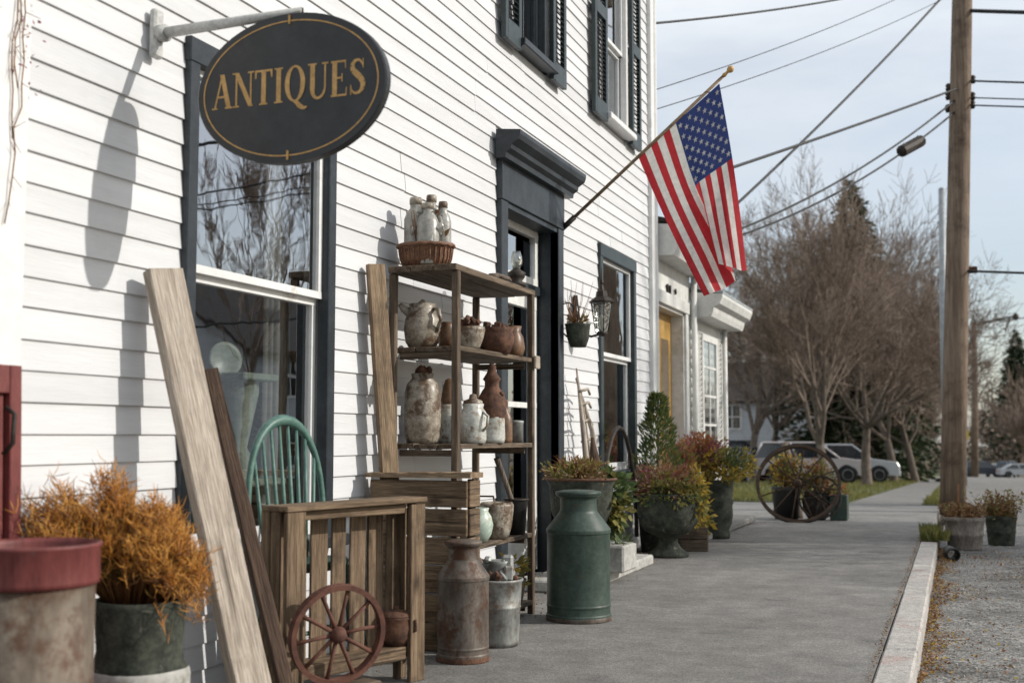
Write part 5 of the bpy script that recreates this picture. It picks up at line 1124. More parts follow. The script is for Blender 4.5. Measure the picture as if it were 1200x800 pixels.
# planters by the pole
for (px_, py_, r_, h_, lab, sd) in ((1131, 644, .185, .31, 'round grey wooden tub planter of dry twigs nearest the kerb end', 23), (1174, 638, .15, .29, 'mossy tub planter of brown twigs beside the first tub at the street edge', 24)):
    g = atz(px_, py_, -.12)
    t = thing('tub_planter', lab, 'planter', (g.x, g.y + .1, -.12 + zg(g.y + .1)))
    b = MB(); b.lathe([(0, .005), (r_ * .80, 0), (r_ * .83, .02), (r_ * .88, h_ * .4), (r_ * .91, h_ * .42), (r_ * .92, h_ * .5), (r_ * .90, h_ * .52), (r_ * .97, h_ * .85), (r_ * 1.02, h_ * .88), (r_ * 1.02, h_ * .98), (r_ * .92, h_), (r_ * .86, h_ * .8), (0, h_ * .78)], 32, wob=.006); b.build('tub', pot_clay if sd == 23 else pot_dark, t)
    b = MB(); rr = random.Random(sd)
    for i in range(230):
        a = rr.uniform(0, 6.28); q = r_ * rr.random() ** .5 * .85; e = rr.uniform(.06, .34) if sd == 24 else rr.uniform(.04, .22)
        p0 = Vector((q * math.cos(a), q * math.sin(a), h_ * .75)); p2 = p0 + Vector((rr.gauss(0, .35), rr.gauss(0, .35), 1)) * e
        b.tube([p0, p0.lerp(p2, .5) + Vector((rr.gauss(0, .01), rr.gauss(0, .01), 0)), p2], [.003, .0025, .001], 4, mat=rr.choice((0, 0, 1)))
        for j in range(5): b.leaf(p0.lerp(p2, rr.uniform(.3, 1)), (rr.gauss(0, 1), rr.gauss(0, 1), rr.uniform(-.2, 1)), rr.uniform(.03, .06), .018, rr, rr.choice((0, 1, 2, 2)))
    if sd == 23:
        b.tube([(-.03, 0, .2), (-.05, 0, .45), (-.04, .01, .62)], [.012, .010, .006], 6, mat=1)
    b.build('twigs', [lf_dry, lf_brown, lf_dry if sd == 23 else lf_olive], t)
g = atz(1098, 634, -.12); t = thing('black_pipe_end', 'short black drain pipe end poking out beside the kerb end', 'pipe', (-.10, 11.25, -.065))
b = MB(); b.lathe([(.05, 0), (.055, 0), (.055, .3), (.05, .3), (.045, .28), (.045, 0)], 20); b.build('pipe', pot_black, t, None, (R(90), 0, R(8)))

# ------------------------------------------------------------------ the neighbouring house
H0, H1a, H1 = SY1 + .05, wy(812), wy(848)
hs = thing('white_cottage', 'low white shopfront cottage with bracketed eaves and a yellow door beyond the clapboard shop', 'building', (0, 0, 0))
HX = WX - .02
dya, dyb, dz = wy(770), wy(804), zw(790, 362)
hw = MB()
hw.box((HX - .1, (H0 + dya) / 2, 1.4), (.2, dya - H0, 2.8)); hw.box((HX - .1, (dyb + H1a) / 2, 1.4), (.2, H1a - dyb, 2.8)); hw.box((HX - .1, (dya + dyb) / 2, (dz + 2.8) / 2), (.198, dyb - dya + .004, 2.8 - dz))
hw.box((HX - .1, (H1a + H1) / 2 + .002, 1.15), (.196, H1 - H1a, 2.3)); hw.box(((HX - 8) / 2 - .1, H1 - .1, 1.15), (8 + HX - .2, .2, 2.3)); hw.box(((HX - 8) / 2 - .1, H0 + .1, 1.4), (8 + HX - .2, .2, 2.8))
hw.box((-5.2, H1a - .02, 2.5), (4.8, .15, .6))
hwall = hw.build('wall', old_white, hs)
b = MB(); b.box((HX - .42, (dya + dyb) / 2, dz / 2), (.05, dyb - dya + .1, dz)); b.build('door_back', room_m, hs)
yd = pm('ochre_door_paint', (.36, .20, .045), (.46, .28, .075), scale=6, rough=.5, bump=.1)
rdp = aty(787, 430, dyb - .02).x - .02
b = MB(); b.box((rdp, (dya + dyb) / 2, dz / 2), (.045, dyb - dya - .05, dz - .04)); dd = b.build('door', yd, hs)
for yy in (.25, .72): MB().box((rdp + .024, dya + (dyb - dya) * yy, dz * .62), (.010, (dyb - dya) * .26, dz * .5)).build('pane', glass, dd)
b = MB(); b.box((HX - .2, dyb - .02, dz / 2), (.42, .035, dz)); b.box((HX - .2, (dya + dyb) / 2, dz - .012), (.42, dyb - dya, .03)); b.box((HX - .2, dya + .012, dz / 2), (.42, .03, dz)); b.build('door_reveal', old_white, hs)
b = MB()
b.box((HX + .015, dya - .05, dz / 2 + .05), (.04, .10, dz + .1), bev=.004); b.box((HX + .015, dyb + .05, dz / 2 + .05), (.04, .10, dz + .1), bev=.004); b.box((HX + .02, (dya + dyb) / 2, dz + .06), (.05, dyb - dya + .26, .12), bev=.004); b.build('door_casing', old_white, hs)
# eaves
E1 = zw(768, 300); 
b = MB(); pr = [(0, 0), (.20, .0), (.22, .05), (.23, .12), (.27, .15), (.29, .24), (.29, .27), (0, .30)]
b.prism(pr, H0 + .01, H1a + .02, 'y', T=Matrix.Translation((HX, 0, E1))); b.build('upper_eave', old_white, hs)
E2 = zw(813, 372)
b = MB(); b.prism([(0, 0), (.22, .0), (.24, .05), (.25, .10), (.31, .13), (.34, .20), (.34, .23), (0, .26)], H1a + .03, H1 + .22, 'y', T=Matrix.Translation((HX, 0, E2))); b.build('lower_eave', old_white, hs)
b = MB(); b.prism([(HX + .29, E1 + .272), (HX + .29, E1 + .30), (-5.5, E1 + 1.15), (-5.5, E1 + .9)], H0 + .005, H1a + .05, 'y'); b.build('roof', iron, hs)
b = MB(); b.prism([(HX + .34, E2 + .235), (HX + .34, E2 + .26), (-5.5, E2 + 1.2), (-5.5, E2 + .9)], H1a + .06, H1 + .25, 'y'); b.build('lower_roof', steel_pole, hs)
b = MB(); b.tube([(HX + .05, H1a - .01, .02), (HX + .05, H1a - .01, E1)], .03, 9); b.build('downpipe', old_white, hs)
b = MB(); b.tube([(HX + .05, H1 - .03, .02), (HX + .05, H1 - .03, E2)], .03, 9); b.build('downpipe', old_white, hs)
sd_ = MB(); z = .05
while z < E2 - .08:
    sd_.prism([(0, 0), (.016, 0), (.004, .1), (0, .1)], H1a + .02, H1 - .02, 'y', T=Matrix.Translation((HX, 0, z))); z += .1
sd_.build('siding', old_white, hs)
wa, wb = wy(823), wy(839); wz0, wz1 = .75, zw(830, 398)
b = MB()
for yy in (wa, wb): b.box((HX + .02, yy, (wz0 + wz1) / 2), (.05, .06, wz1 - wz0), bev=.003)
b.box((HX + .022, (wa + wb) / 2, wz1), (.05, wb - wa + .08, .07)); b.box((HX + .03, (wa + wb) / 2, wz0), (.07, wb - wa + .08, .05)); wf = b.build('window', old_white, hs)
MB().box((HX + .02, (wa + wb) / 2, (wz0 + wz1) / 2), (.02, wb - wa - .05, wz1 - wz0 - .05)).build('pane', glass, wf)
b = MB(); b.box((HX + .032, (wa + wb) / 2, (wz0 + wz1) / 2), (.012, .03, wz1 - wz0 - .06))
for f in (.25, .5, .75): b.box((HX + .031, (wa + wb) / 2, wz0 + (wz1 - wz0) * f), (.011, wb - wa - .06, .025))
b.build('muntin', old_white, wf)
lv = MB().box((0, 0, 0), (.008, .22, .05), rot=(0, R(25), 0)).mesh('louvre', old_white)
for (ya_) in (wa - .17, wb + .17):
    sh_ = MB(); sh_.box((HX + .03, ya_ - .13, (wz0 + wz1) / 2), (.03, .04, wz1 - wz0)); sh_.box((HX + .03, ya_ + .13, (wz0 + wz1) / 2), (.03, .04, wz1 - wz0))
    o = sh_.build('shutter', old_white, hs); z = wz0 + .04
    while z < wz1: link('louvre', lv, o, (HX + .028, ya_, z)); z += .055
# house number
nb = MB(); zn = zw(790, 343)
for yy in (wy(785), wy(788)): nb.box((HX + .012, yy, zn), (.02, .022, .11)); nb.box((HX + .0115, yy - .02, zn + .035), (.018, .03, .018))
yq = wy(794); nb.lathe([(.018, 0), (.03, 0), (.03, .012), (.018, .012)], 14, (0, 0, 0)); k0 = len(nb.v) - 56
for i in range(k0, len(nb.v)): x_, y_, z_ = nb.v[i]; nb.v[i] = (HX + .002 + z_ + .008, yq + x_, zn + .02 + y_)
nb.build('house_number', iron, hs)

# ------------------------------------------------------------------ bare trees
def bare_tree(seed, H, trunk_h, spread, levels, r0, crook=.16, upb=.25, kids=(2, 3), first=5, lenf=.72, sides=4, twigmul=1, rmin=.0105, lead=.12):
    rr = random.Random(seed); tk = MB(); tw = MB()
    def grow(p, d, L, r, lv):
        n = 3 if lv < 3 else 2; pts = [p]; rad = [r]; q = p.copy(); dd = d.copy()
        for i in range(n):
            dd = (dd + Vector((rr.gauss(0, crook), rr.gauss(0, crook), rr.gauss(0, crook) + upb * .3))).normalized()
            q = q + dd * (L / n); pts.append(q.copy()); rad.append(max(rmin * .8, r * (1 - .35 * (i + 1) / n)))
        (tk if lv < 2 else tw).tube(pts, rad, 7 if lv < 2 else (4 if lv < 4 else 3), cap=False, smooth=lv < 3)
        if lv >= levels: return
        nk = first if lv == 0 else rr.randint(*kids) + (1 if lv >= levels - 2 else 0) * twigmul
        for k in range(nk):
            f = 1.0 if k == 0 else rr.uniform(.35 if lv else .62, 1)
            idx = min(n, max(1, int(f * n + .5))); bp_ = pts[idx]; br = rad[idx]
            az = rr.uniform(0, 6.28) if lv else 2 * math.pi * k / nk + rr.uniform(-.3, .3)
            o = dd.orthogonal().normalized(); o = Matrix.Rotation(az, 3, dd) @ o
            sp = spread * rr.uniform(.6, 1.3) * ((.35 if lv else lead) if k == 0 else 1)
            nd = (dd * math.cos(sp) + o * math.sin(sp) + Vector((0, 0, upb * .5))).normalized()
            grow(bp_, nd, L * lenf * rr.uniform(.75, 1.15) if lv else H * (.34 if k == 0 else .27) * rr.uniform(.8, 1.15), max(rmin, br * (.72 if k == 0 else rr.uniform(.45, .65))), lv + 1)
    grow(Vector((0, 0, -.1)), Vector((0, 0, 1)), trunk_h, r0, 0)
    zmax = max(v[2] for v in tw.v); s_ = H / zmax
    for m in (tk, tw): m.v = [(a * s_, b_ * s_, c * s_ if c > 0 else c) for (a, b_, c) in m.v]
    return tk.mesh('trunk', bark), tw.mesh('crown', twig_m)
TM = [bare_tree(1, 11.2, 2.6, .72, 6, .24, crook=.15, upb=.20, first=8, kids=(3, 4), lenf=.70), bare_tree(2, 11.5, 2.5, .62, 6, .23, crook=.14, upb=.26, first=8, kids=(3, 4), lenf=.70), bare_tree(3, 11.5, 2.8, .78, 6, .22, crook=.16, upb=.18, first=8, kids=(3, 4), lenf=.70), bare_tree(7, 18, 5.0, .58, 6, .38, crook=.12, upb=.26, first=7, kids=(3, 4), lenf=.72, rmin=.010), bare_tree(12, 11.0, 4.6, .50, 6, .17, crook=.13, upb=.30, first=6, kids=(2, 3), lenf=.74, rmin=.016, lead=.8)]
def tree(k, px_, y, label, s=1.0, rz=0.0, x=None, sxy=1.0, up=1.17, group='bare trees along the footpath', name='bare_tree'):
    if x is None: x = aty(px_, 510, y).x
    t = thing(name, label, 'tree', (x, y, zg(y)), rz, group)
    for nm, me in zip(('trunk', 'crown'), TM[k]):
        o = link(nm, me, t); o.scale = (s * sxy, s * sxy, s * up)
    return t
tree(0, 1015, 45, 'dense twiggy bare tree right beside the parked pale pickup', .93, 1.0, sxy=1.18)
tree(1, 966, 39, 'bare tree with forked trunk standing behind the wagon wheel', .86, 2.1)
tree(2, 882, 58, 'spreading bare tree beyond the white cottage near the silver van', 1.10, .4, sxy=.95)
tree(2, 1046, 60, 'bare footpath tree next past the twiggy one by the pickup', 1.0, 3.0)
tree(2, 1072, 62, 'bare tree closest to the footpath edge before the metal pole', .92, 1.9, sxy=1.05)
tree(1, 1088, 84, 'slim bare tree at the footpath edge far behind the metal pole', .95, 3.3)
tree(1, 1062, 76, 'bare footpath tree farther down the lawn', 1.1, 4.2)
tree(0, 1076, 98, 'farthest slim bare tree on the lawn near the distant cars', 1.2, 5.2)
tree(0, 912, 66, 'bare tree in front of the grey house', 1.15, 2.6)
tree(3, 1062, 92, 'very tall bare tree rising behind the spruce', 1.0, .8, sxy=1.05, group='tall bare trees in the background')
tree(3, 905, 95, 'tall bare tree behind the grey house', .92, 2.2, group='tall bare trees in the background')
tree(3, 960, 110, 'tall bare tree behind the spruce toward the cottage', .95, 3.9, group='tall bare trees in the background')
# trees across the street, seen in the window reflection and by their shadows
tree(4, 0, 26.4, 'bare tree across the street mirrored in the shop window', 1.0, 1.3, x=11.9, sxy=.8, up=1.0, group='bare trees across the street')
tree(1, 0, 15.0, 'bare tree across the street casting its shadow on the pavement', .95, .6, x=9.4, up=1.0, group='bare trees across the street')
# spruce
def spruce(seed, H, Rb, mat, n_lay=34, per=11):
    rr = random.Random(seed); b = MB(); tk = MB(); tk.tube([(0, 0, -.1), (0, 0, H * .5), (0, 0, H * .99)], [H * .018, H * .01, .01], 7); q = H / 13
    for i in range(n_lay):
        for k in range(per):
            f = (i + rr.random()) / n_lay; z = H * (.06 + .93 * f); L = Rb * (1 - f) ** .78 * (1 + .16 * math.sin(i * 2.1)) + .06
            if f > .7 and rr.random() < (f - .7) * 1.8: continue
            a = rr.uniform(0, 6.28); l = L * rr.uniform(.55, 1.15); d = Vector((math.cos(a), math.sin(a), 0)); side = Vector((-d.y, d.x, 0))
            m = max(2, int(l * 4.5))
            for j in range(m):
                u = (j + rr.random()) / m; p = d * (l * u) + Vector((0, 0, z - .28 * l * u * u + .20 * l * u * (1 - u)))
                for s_ in (-1, 1):
                    dirn = d * .8 + side * s_ * rr.uniform(.2, 1) + Vector((0, 0, rr.uniform(-.6, .25)))
                    sz = min(.26 + .30 * (1 - u), .25 + l * .3) * rr.uniform(.6, 1.3) * q
                    b.leaf(p, dirn, sz, sz * .42, rr, 0)
    for k in range(14):
        z = H * rr.uniform(.93, 1.0); a = rr.uniform(0, 6.28); b.leaf((0, 0, z), (math.cos(a), math.sin(a), 1.2), .22 * q, .06 * q, rr, 0)
    return tk.mesh('trunk', bark), b.mesh('crown', mat)
SP = [spruce(4, 15.8, 4.8, lf_needle, 40, 22), spruce(5, 11, 3.8, lf_yew, 26, 20)]
def conifer(k, px_, y, label, s=1.0, x=None, nm='spruce_tree'):
    if x is None: x = aty(px_, 510, y).x
    t = thing(nm, label, 'tree', (x, y, zg(y)))
    for n_, me in zip(('trunk', 'crown'), SP[k]): o = link(n_, me, t); o.scale = (s, s, s)
conifer(0, 1003, 66, 'tall dark green spruce standing among the bare trees', 1.03)
conifer(1, 1055, 118, 'rounded yellow green evergreen beyond the footpath trees', .75, nm='evergreen_tree')
conifer(0, 1194, 222, 'dark evergreen tree rising over the wood at the far end of the street', 1.5)
conifer(0, 1232, 205, 'broad dark evergreen tree at the street side of the distant wood', 1.35)
# distant wood reads as one mass
rr = random.Random(77); wd = MB()
low = bare_tree(9, 11.5, 2.2, .5, 4, .26, first=6, kids=(4, 5), twigmul=1, rmin=.05)
for i in range(110):
    y = rr.uniform(165, 260); x = rr.uniform(-42, -6) if i % 3 == 0 else rr.uniform(5.5 if i % 3 == 1 else 8, 52); s_ = rr.uniform(.85, 1.35); a = rr.uniform(0, 6.28); c, sn = math.cos(a) * s_, math.sin(a) * s_
    for me in low:
        o = len(wd.v); wd.v += [(x + v.co.x * c - v.co.y * sn, y + v.co.x * sn + v.co.y * c, zg(y) + v.co.z * s_) for v in me.vertices]
        for p in me.polygons: wd.f.append([q + o for q in p.vertices]); wd.m.append(0); wd.sm.append(False)
tag(wd.build('distant_wood', twig_m), 'distant grey brown bare wood closing the end of the street', 'wood', kind='stuff')
ub = MB(); rr = random.Random(78)
for i in range(9000):
    y = rr.uniform(185, 215); x = rr.uniform(-40, 52); h_ = 5.5 * (1 + .5 * math.sin(x * .4) * math.sin(x * .13 + 1)); z_ = zg(y) + rr.random() * h_
    ub.leaf((x, y, z_), (rr.gauss(0, 1), rr.gauss(0, 1), rr.gauss(0, 1)), rr.uniform(.5, 1.1), .5, rr, rr.choice((0, 1, 1)))
tag(ub.build('distant_undergrowth', [lf_needle, twig_m]), 'dark undergrowth below the distant wood', 'undergrowth', kind='stuff')

# ------------------------------------------------------------------ poles and wires
PY = 18.6; pb = aty(1116, 592, PY); ptp = aty(1127.5, 0, PY)
pl_dir = (ptp - Vector((pb.x, PY, zg(PY)))); ptop = Vector((pb.x, PY, zg(PY))) + pl_dir * 1.28
up_ = thing('utility_pole', 'thick weathered wooden utility pole behind the tub planters', 'utility pole', (pb.x, PY, zg(PY) - .05))
b = MB(); q = ptop - Vector((pb.x, PY, zg(PY) - .05)); b.tube([(0, 0, 0), q * .25, q * .5, q * .75, q], [.182, .170, .158, .145, .13], 18); b.build('pole', pole_m, up_)
def on_pole(py): k = (592 - py) / 592; return Vector((pb.x, PY, zg(PY))) + pl_dir * (k * .985)
b = MB()
for py in (95, 105, 120, 88, 108, 118): b.lathe([(0, -.06), (.03, -.06), (.045, -.02), (.03, 0), (.045, .03), (.02, .06), (0, .06)], 9, on_pole(py) - Vector((pb.x - (-.17 if py in (95, 105, 120) else .17), PY, zg(PY) - .05)))
b.build('insulator', iron, up_)
b = MB(); bx_ = on_pole(313) - Vector((pb.x, PY, zg(PY) - .05)); b.box(bx_ + Vector((.22, 0, 0)), (.12, .06, .10), bev=.01); b.build('junction_clip', rust, up_)
ca_ = on_pole(-60) - Vector((pb.x, PY, zg(PY) - .05)); b = MB(); b.box(ca_, (2.2, .1, .12)); b.build('crossarm', pole_m, up_)
gp_ = aty(1101, 222, 32); t = thing('steel_lamp_pole', 'slim grey metal pole standing behind the wooden utility pole', 'pole', (gp_.x, 32, zg(32) - .02))
b = MB(); b.tube([(0, 0, 0), (0, 0, (gp_.z - zg(32)) * .5), (0.05, 0, gp_.z - zg(32))], [.10, .095, .08], 14); b.build('pole', steel_pole, t)
b = MB(); b.lathe([(.08, 0), (.085, .02), (.05, .06), (0, .07)], 14, (.05, 0, gp_.z - zg(32))); b.build('cap', steel_pole, t)
fp = aty(1141, 377, 118); t = thing('utility_pole', 'thin dark utility pole far down the street with a side arm', 'utility pole', (fp.x, 118, zg(118)))
hf = fp.z - zg(118); b = MB(); b.tube([(-.3, 0, 0), (-.1, 0, hf * .5), (0, 0, hf)], [.34, .30, .24], 10); b.build('pole', pole_m, t)
arm_e = aty(1190, 370, 118) - Vector((fp.x, 118, zg(118))); b = MB(); b.tube([(0, 0, hf - .3), arm_e], .09, 6); b.build('arm', wire_m, t)
b = MB(); b.lathe([(0, -.4), (.22, -.35), (.3, 0), (.12, .25), (0, .3)], 9, arm_e); b.tube([arm_e + Vector((-.5, 0, -.2)), arm_e + Vector((-.9, 0, -1.3))], .08, 5); b.build('fitting', iron, t)
# across-street pole that carries the cables out of frame
ap = thing('utility_pole', 'wooden utility pole across the street carrying the cables', 'utility pole', (8.4, 14, zg(14) - .15))
b = MB(); b.tube([(0, 0, 0), (.02, 0, 5), (.05, 0, 10)], [.17, .15, .12], 14); b.build('pole', pole_m, ap)
WG = 'overhead cables between the utility pole and the buildings'
def wire(label, a, c, sag, r, extra=None):
    a, c = Vector(a), Vector(c); b = MB(); pts = []
    for i in range(25):
        f = i / 24; p = a.lerp(c, f); p.z -= sag * 4 * f * (1 - f); pts.append(p)
    t = thing('overhead_wire', label, 'wire', (0, 0, 0), group=WG); b.tube(pts, r, 5, cap=False); b.build('cable', wire_m, t); return pts
def house_pt(px_, py_, y=SY1 + .03): return aty(px_, py_, y)
gh = Vector((WX - .15, H1a + .5, E2 + .5))
WL = ['topmost cable running from the wooden utility pole to the shop corner', 'thin middle cable running from the pole to the shop corner', 'thin cable reaching the shop corner just above the flag pole tip']
lh = 'thin overhead cable running from the wooden utility pole high to the shop corner'
wire(WL[0], on_pole(-45), aty(763, 28, SY1 + .04), .10, .012)
wire(WL[1], on_pole(-50), aty(763, 107, SY1 + .04), .10, .005)
wire(WL[2], on_pole(-22), aty(763, 130, SY1 + .04), .10, .005)
wire('cable crossing the sky steeply from the pole top down to the cottage roof', on_pole(-40), aty(800, 297, H1a), .10, .017)
wire('cable from the pole down to the shop corner behind the flag', on_pole(96), aty(766, 227, SY1 + .04), .02, .017)
wire('long sagging cable from the pole to the cottage eave', on_pole(106), aty(815, 288, H1), .22, .015)
wire('sagging cable that carries the grey splice box', on_pole(120), aty(815, 292, H1 + .1), .26, .015)
lr = 'overhead cable running from the wooden utility pole across the street'
for (pya, pyb, r) in ((4, 14, .03), (88, 92, .015), (108, 111, .010), (117, 121, .012), (313, 315, .018)):
    z0_ = on_pole(pya).z; e = Vector((8.4, 14, .95 + (z0_ - .95) * .60)); wire({4: 'thick cable leaving the utility pole near its top across the street', 88: 'cable crossing the street from the insulators beside the shop drop', 108: 'thinnest cable crossing the street below the insulators', 117: 'lowest insulator cable crossing the street from the pole', 313: 'low cable crossing the street from the clip halfway up the pole'}[pya], on_pole(pya), e, .10, r)
wire('short cable from the far street pole arm', Vector((fp.x, 118, zg(118) + hf)), aty(1260, 360, 118), .3, .05)
# splice box hangs on its cable
a_, c_ = on_pole(120), aty(815, 292, H1 + .1)
best = min((abs((CM.transposed() @ (a_.lerp(c_, f / 200) - Vector((0, 0, .26 * 4 * f / 200 * (1 - f / 200))) - CP)).x / -(CM.transposed() @ (a_.lerp(c_, f / 200) - CP)).z * 1400 + 600 - 1068), f / 200) for f in range(200))[1]
sp_ = a_.lerp(c_, best) - Vector((0, 0, .26 * 4 * best * (1 - best))); dsp = (a_ - c_).normalized()
t = thing('splice_box', 'dark grey splice closure hanging on the overhead cable near the pole', 'cable box', sp_)
b = MB(); b.tube([dsp * -.28, dsp * -.25, dsp * .25, dsp * .28], [.05, .085, .085, .05], 10, smooth=False); b.build('case', iron, t)
b = MB(); [b.tube([dsp * k + Vector((0, 0, -.02)), dsp * k + Vector((0, 0, .10))], .015, 6) for k in (-.18, .18)]; b.build('strap', steel_pole, t)

# ------------------------------------------------------------------ vehicles
car_glass = pm('car_window', (.012, .016, .019), (.02, .025, .03), scale=3, rough=.06, bump=0, spec=.8)
tyre_m = pm('tyre_rubber', (.012, .012, .012), (.02, .02, .02), scale=9, rough=.8, bump=0)
rim_m = pm('wheel_rim', (.35, .36, .37), (.45, .46, .47), scale=9, rough=.35, metal=.7, bump=0)
lamp_red = pm('tail_lamp', (.30, .015, .012), (.36, .02, .016), scale=9, rough=.3, bump=0)
lamp_w = pm('head_lamp', (.6, .6, .58), (.7, .7, .68), scale=9, rough=.15, bump=0)
def paint(nm, c): return pm(nm, c, tuple(min(1, k * 1.1) for k in c), scale=2, rough=.25, bump=0, spec=.6, c3=tuple(k * .7 for k in c), s3=2, t3=(.6, .8))
P_white = paint('white_car_paint', (.40, .41, .43)); P_pink = paint('dusty_white_car_paint', (.46, .42, .42)); P_silver = paint('silver_car_paint', (.36, .38, .40)); P_dark = paint('dark_car_paint', (.03, .035, .045)); P_red = paint('red_car_paint', (.25, .03, .03)); P_blue = paint('blue_car_paint', (.05, .09, .16))
def car(name, label, loc, rz, pm_, kind='suv', group=None, full=True):
    t = thing(name, label, {'suv': 'car', 'pickup': 'pickup truck', 'van': 'van', 'sedan': 'car'}[kind], loc, rz, group)
    Lh, Wd = {'suv': (2.3, .92), 'pickup': (2.6, .95), 'van': (2.5, .95), 'sedan': (2.25, .88)}[kind]; wr = .36 if kind != 'sedan' else .32
    belt, rf_ = {'suv': (1.02, 1.68), 'pickup': (1.05, 1.72), 'van': (1.1, 2.0), 'sedan': (.92, 1.42)}[kind]
    wxs = (-Lh + .85, Lh - .85)
    def arch(cx): return [(cx + (wr + .07) * math.cos(a), .34 + (wr + .07) * math.sin(a)) for a in [math.pi * k / 8 for k in range(9)]][::-1]
    hood = belt - .06
    low = [(-Lh, .45), (-Lh + .05, .32)] + arch(wxs[0]) + arch(wxs[1]) + [(Lh - .06, .32), (Lh, .48), (Lh, hood - .22), (Lh - .10, hood - .06), (Lh - 1.0, belt), (-Lh + .02, belt), (-Lh - .01, belt - .2)]
    b = MB(); n = len(low); vs = []
    for (yy, ins) in ((-Wd, .03), (-Wd * .97, 0), (Wd * .97, 0), (Wd, .03)):
        for (a, c) in low: vs.append((a * (1 - ins * .4), yy, c if c > .4 else c))
    import bmesh
    fs = [(k * n + i, k * n + (i + 1) % n, (k + 1) * n + (i + 1) % n, (k + 1) * n + i) for k in range(3) for i in range(n)] + [tuple(range(n)), tuple(range(3 * n, 4 * n))[::-1]]
    b.add(vs, fs); fixn(b.build('body', pm_, t))
    x0, x1, x2, x3 = {'suv': (-Lh + .05, -Lh + .35, .35, 1.15), 'pickup': (-.55, -.35, .75, 1.35), 'van': (-Lh + .03, -Lh + .12, .9, 1.6), 'sedan': (-Lh + .45, -Lh + 1.15, .30, 1.15)}[kind]
    ti = .80
    def cab(s_, zt, m, nm, eps=0.0, parent=None):
        b = MB(); vs = [(x0 - eps, -Wd * .96 - eps, belt - .01), (x3 + eps, -Wd * .96 - eps, belt - .01), (x3 + eps, Wd * .96 + eps, belt - .01), (x0 - eps, Wd * .96 + eps, belt - .01), (x1, -Wd * ti, zt), (x2, -Wd * ti, zt), (x2, Wd * ti, zt), (x1, Wd * ti, zt)]
        b.add(vs, [(0, 3, 2, 1), (4, 5, 6, 7), (0, 1, 5, 4), (1, 2, 6, 5), (2, 3, 7, 6), (3, 0, 4, 7)]); return b.build(nm, m, t)
    cab(1, rf_ - .06, car_glass, 'glasshouse')
    b = MB(); b.box(((x1 + x2) / 2, 0, rf_ - .03), (x2 - x1 + .06, Wd * ti * 2 + .04, .07), bev=.03)
    b.build('roof', pm_, t)
    b = MB()
    for sy in (-1, 1):
        A = lambda f, top: None
        for (xb, xt) in ((x0, x1), (x3, x2), ((x0 + x3) / 2 + .02, (x1 + x2) / 2)):
            b = MB(); b.tube([(xb, sy * Wd * .965, belt - .01), (xt, sy * Wd * (ti + .01), rf_ - .05)], .04, 6); b.build('pillar', pm_, t)
    for wx_ in wxs:
        for sy in (-1, 1):
            b = MB(); b.lathe([(0, -.10), (wr * .62, -.10), (wr * .66, -.11), (wr * .95, -.11), (wr, -.08), (wr, .08), (wr * .95, .11), (wr * .66, .11), (wr * .62, .10), (0, .10)], 20); o = b.build('wheel', tyre_m, t, (wx_, sy * (Wd - .11), wr), (R(90), 0, 0))
            b = MB(); b.lathe([(0, .085), (wr * .2, .095), (wr * .5, .08), (wr * .6, .112), (wr * .62, .10)], 16); b.build('rim', rim_m, o, (0, 0, 0), (R(180) if sy > 0 else 0, 0, 0))
    for sy in (-1, 1):
        MB().box((Lh - .03, sy * (Wd - .2), hood - .28), (.10, .30, .16), bev=.02).build('headlight', lamp_w, t)
        MB().box((-Lh + .0, sy * (Wd - .12), belt - .25), (.08, .14, .28), bev=.02).build('tail_light', lamp_red, t)
    b = MB(); b.box((Lh - .02, 0, .45), (.14, Wd * 1.9, .18), bev=.03); b.box((-Lh + .02, 0, .45), (.14, Wd * 1.9, .18), bev=.03); b.build('bumper', rim_m if kind == 'pickup' else pm_, t)
    MB().box((Lh - .005, 0, hood - .30), (.06, Wd * .9, .16)).build('grille', tyre_m, t)
    return t
c = aty(950, 540, 51); car('parked_pickup', 'dusty pinkish white pickup parked behind the footpath trees', (c.x, 51, zg(51) + .03), 0.12, P_pink, 'suv')
c = aty(968, 540, 55.5); car('parked_suv', 'white car parked just beyond the dusty pinkish pickup', (c.x + .8, 55.5, zg(55.5) + .03), 0.1, P_white, 'suv')
c = aty(862, 540, 60); car('parked_van', 'silver white van parked beyond the white cottage', (c.x, 60, zg(60) + .03), R(-80), P_white, 'van')
c = aty(868, 540, 50); car('parked_sedan', 'dark low car parked in front of the silver white van', (c.x - .2, 50, zg(50) + .03), R(-95), P_dark, 'sedan')
cg = 'cars parked far down the street'
rr = random.Random(55)
for k, (px_, y, m, lab) in enumerate(((1046, 112, P_silver, 'silver car parked on the far end of the lawn'), (1062, 128, P_white, 'white car parked at the far end of the footpath'), (1074, 140, P_red, 'small red car parked at the far end of the footpath'), (1152, 138, P_dark, 'dark car parked far along the street'), (1166, 146, P_silver, 'silver car parked far along the street'), (1181, 140, P_blue, 'blue car parked far along the street'), (1196, 134, P_white, 'white car parked far along the street'))):
    c = aty(px_, 540, y); car('distant_car', lab, (c.x, y, zg(y) - (.118 if px_ > 1110 else -.012)), R(rr.choice((80, -95, 10))), m, 'suv' if k % 2 else 'sedan', cg)

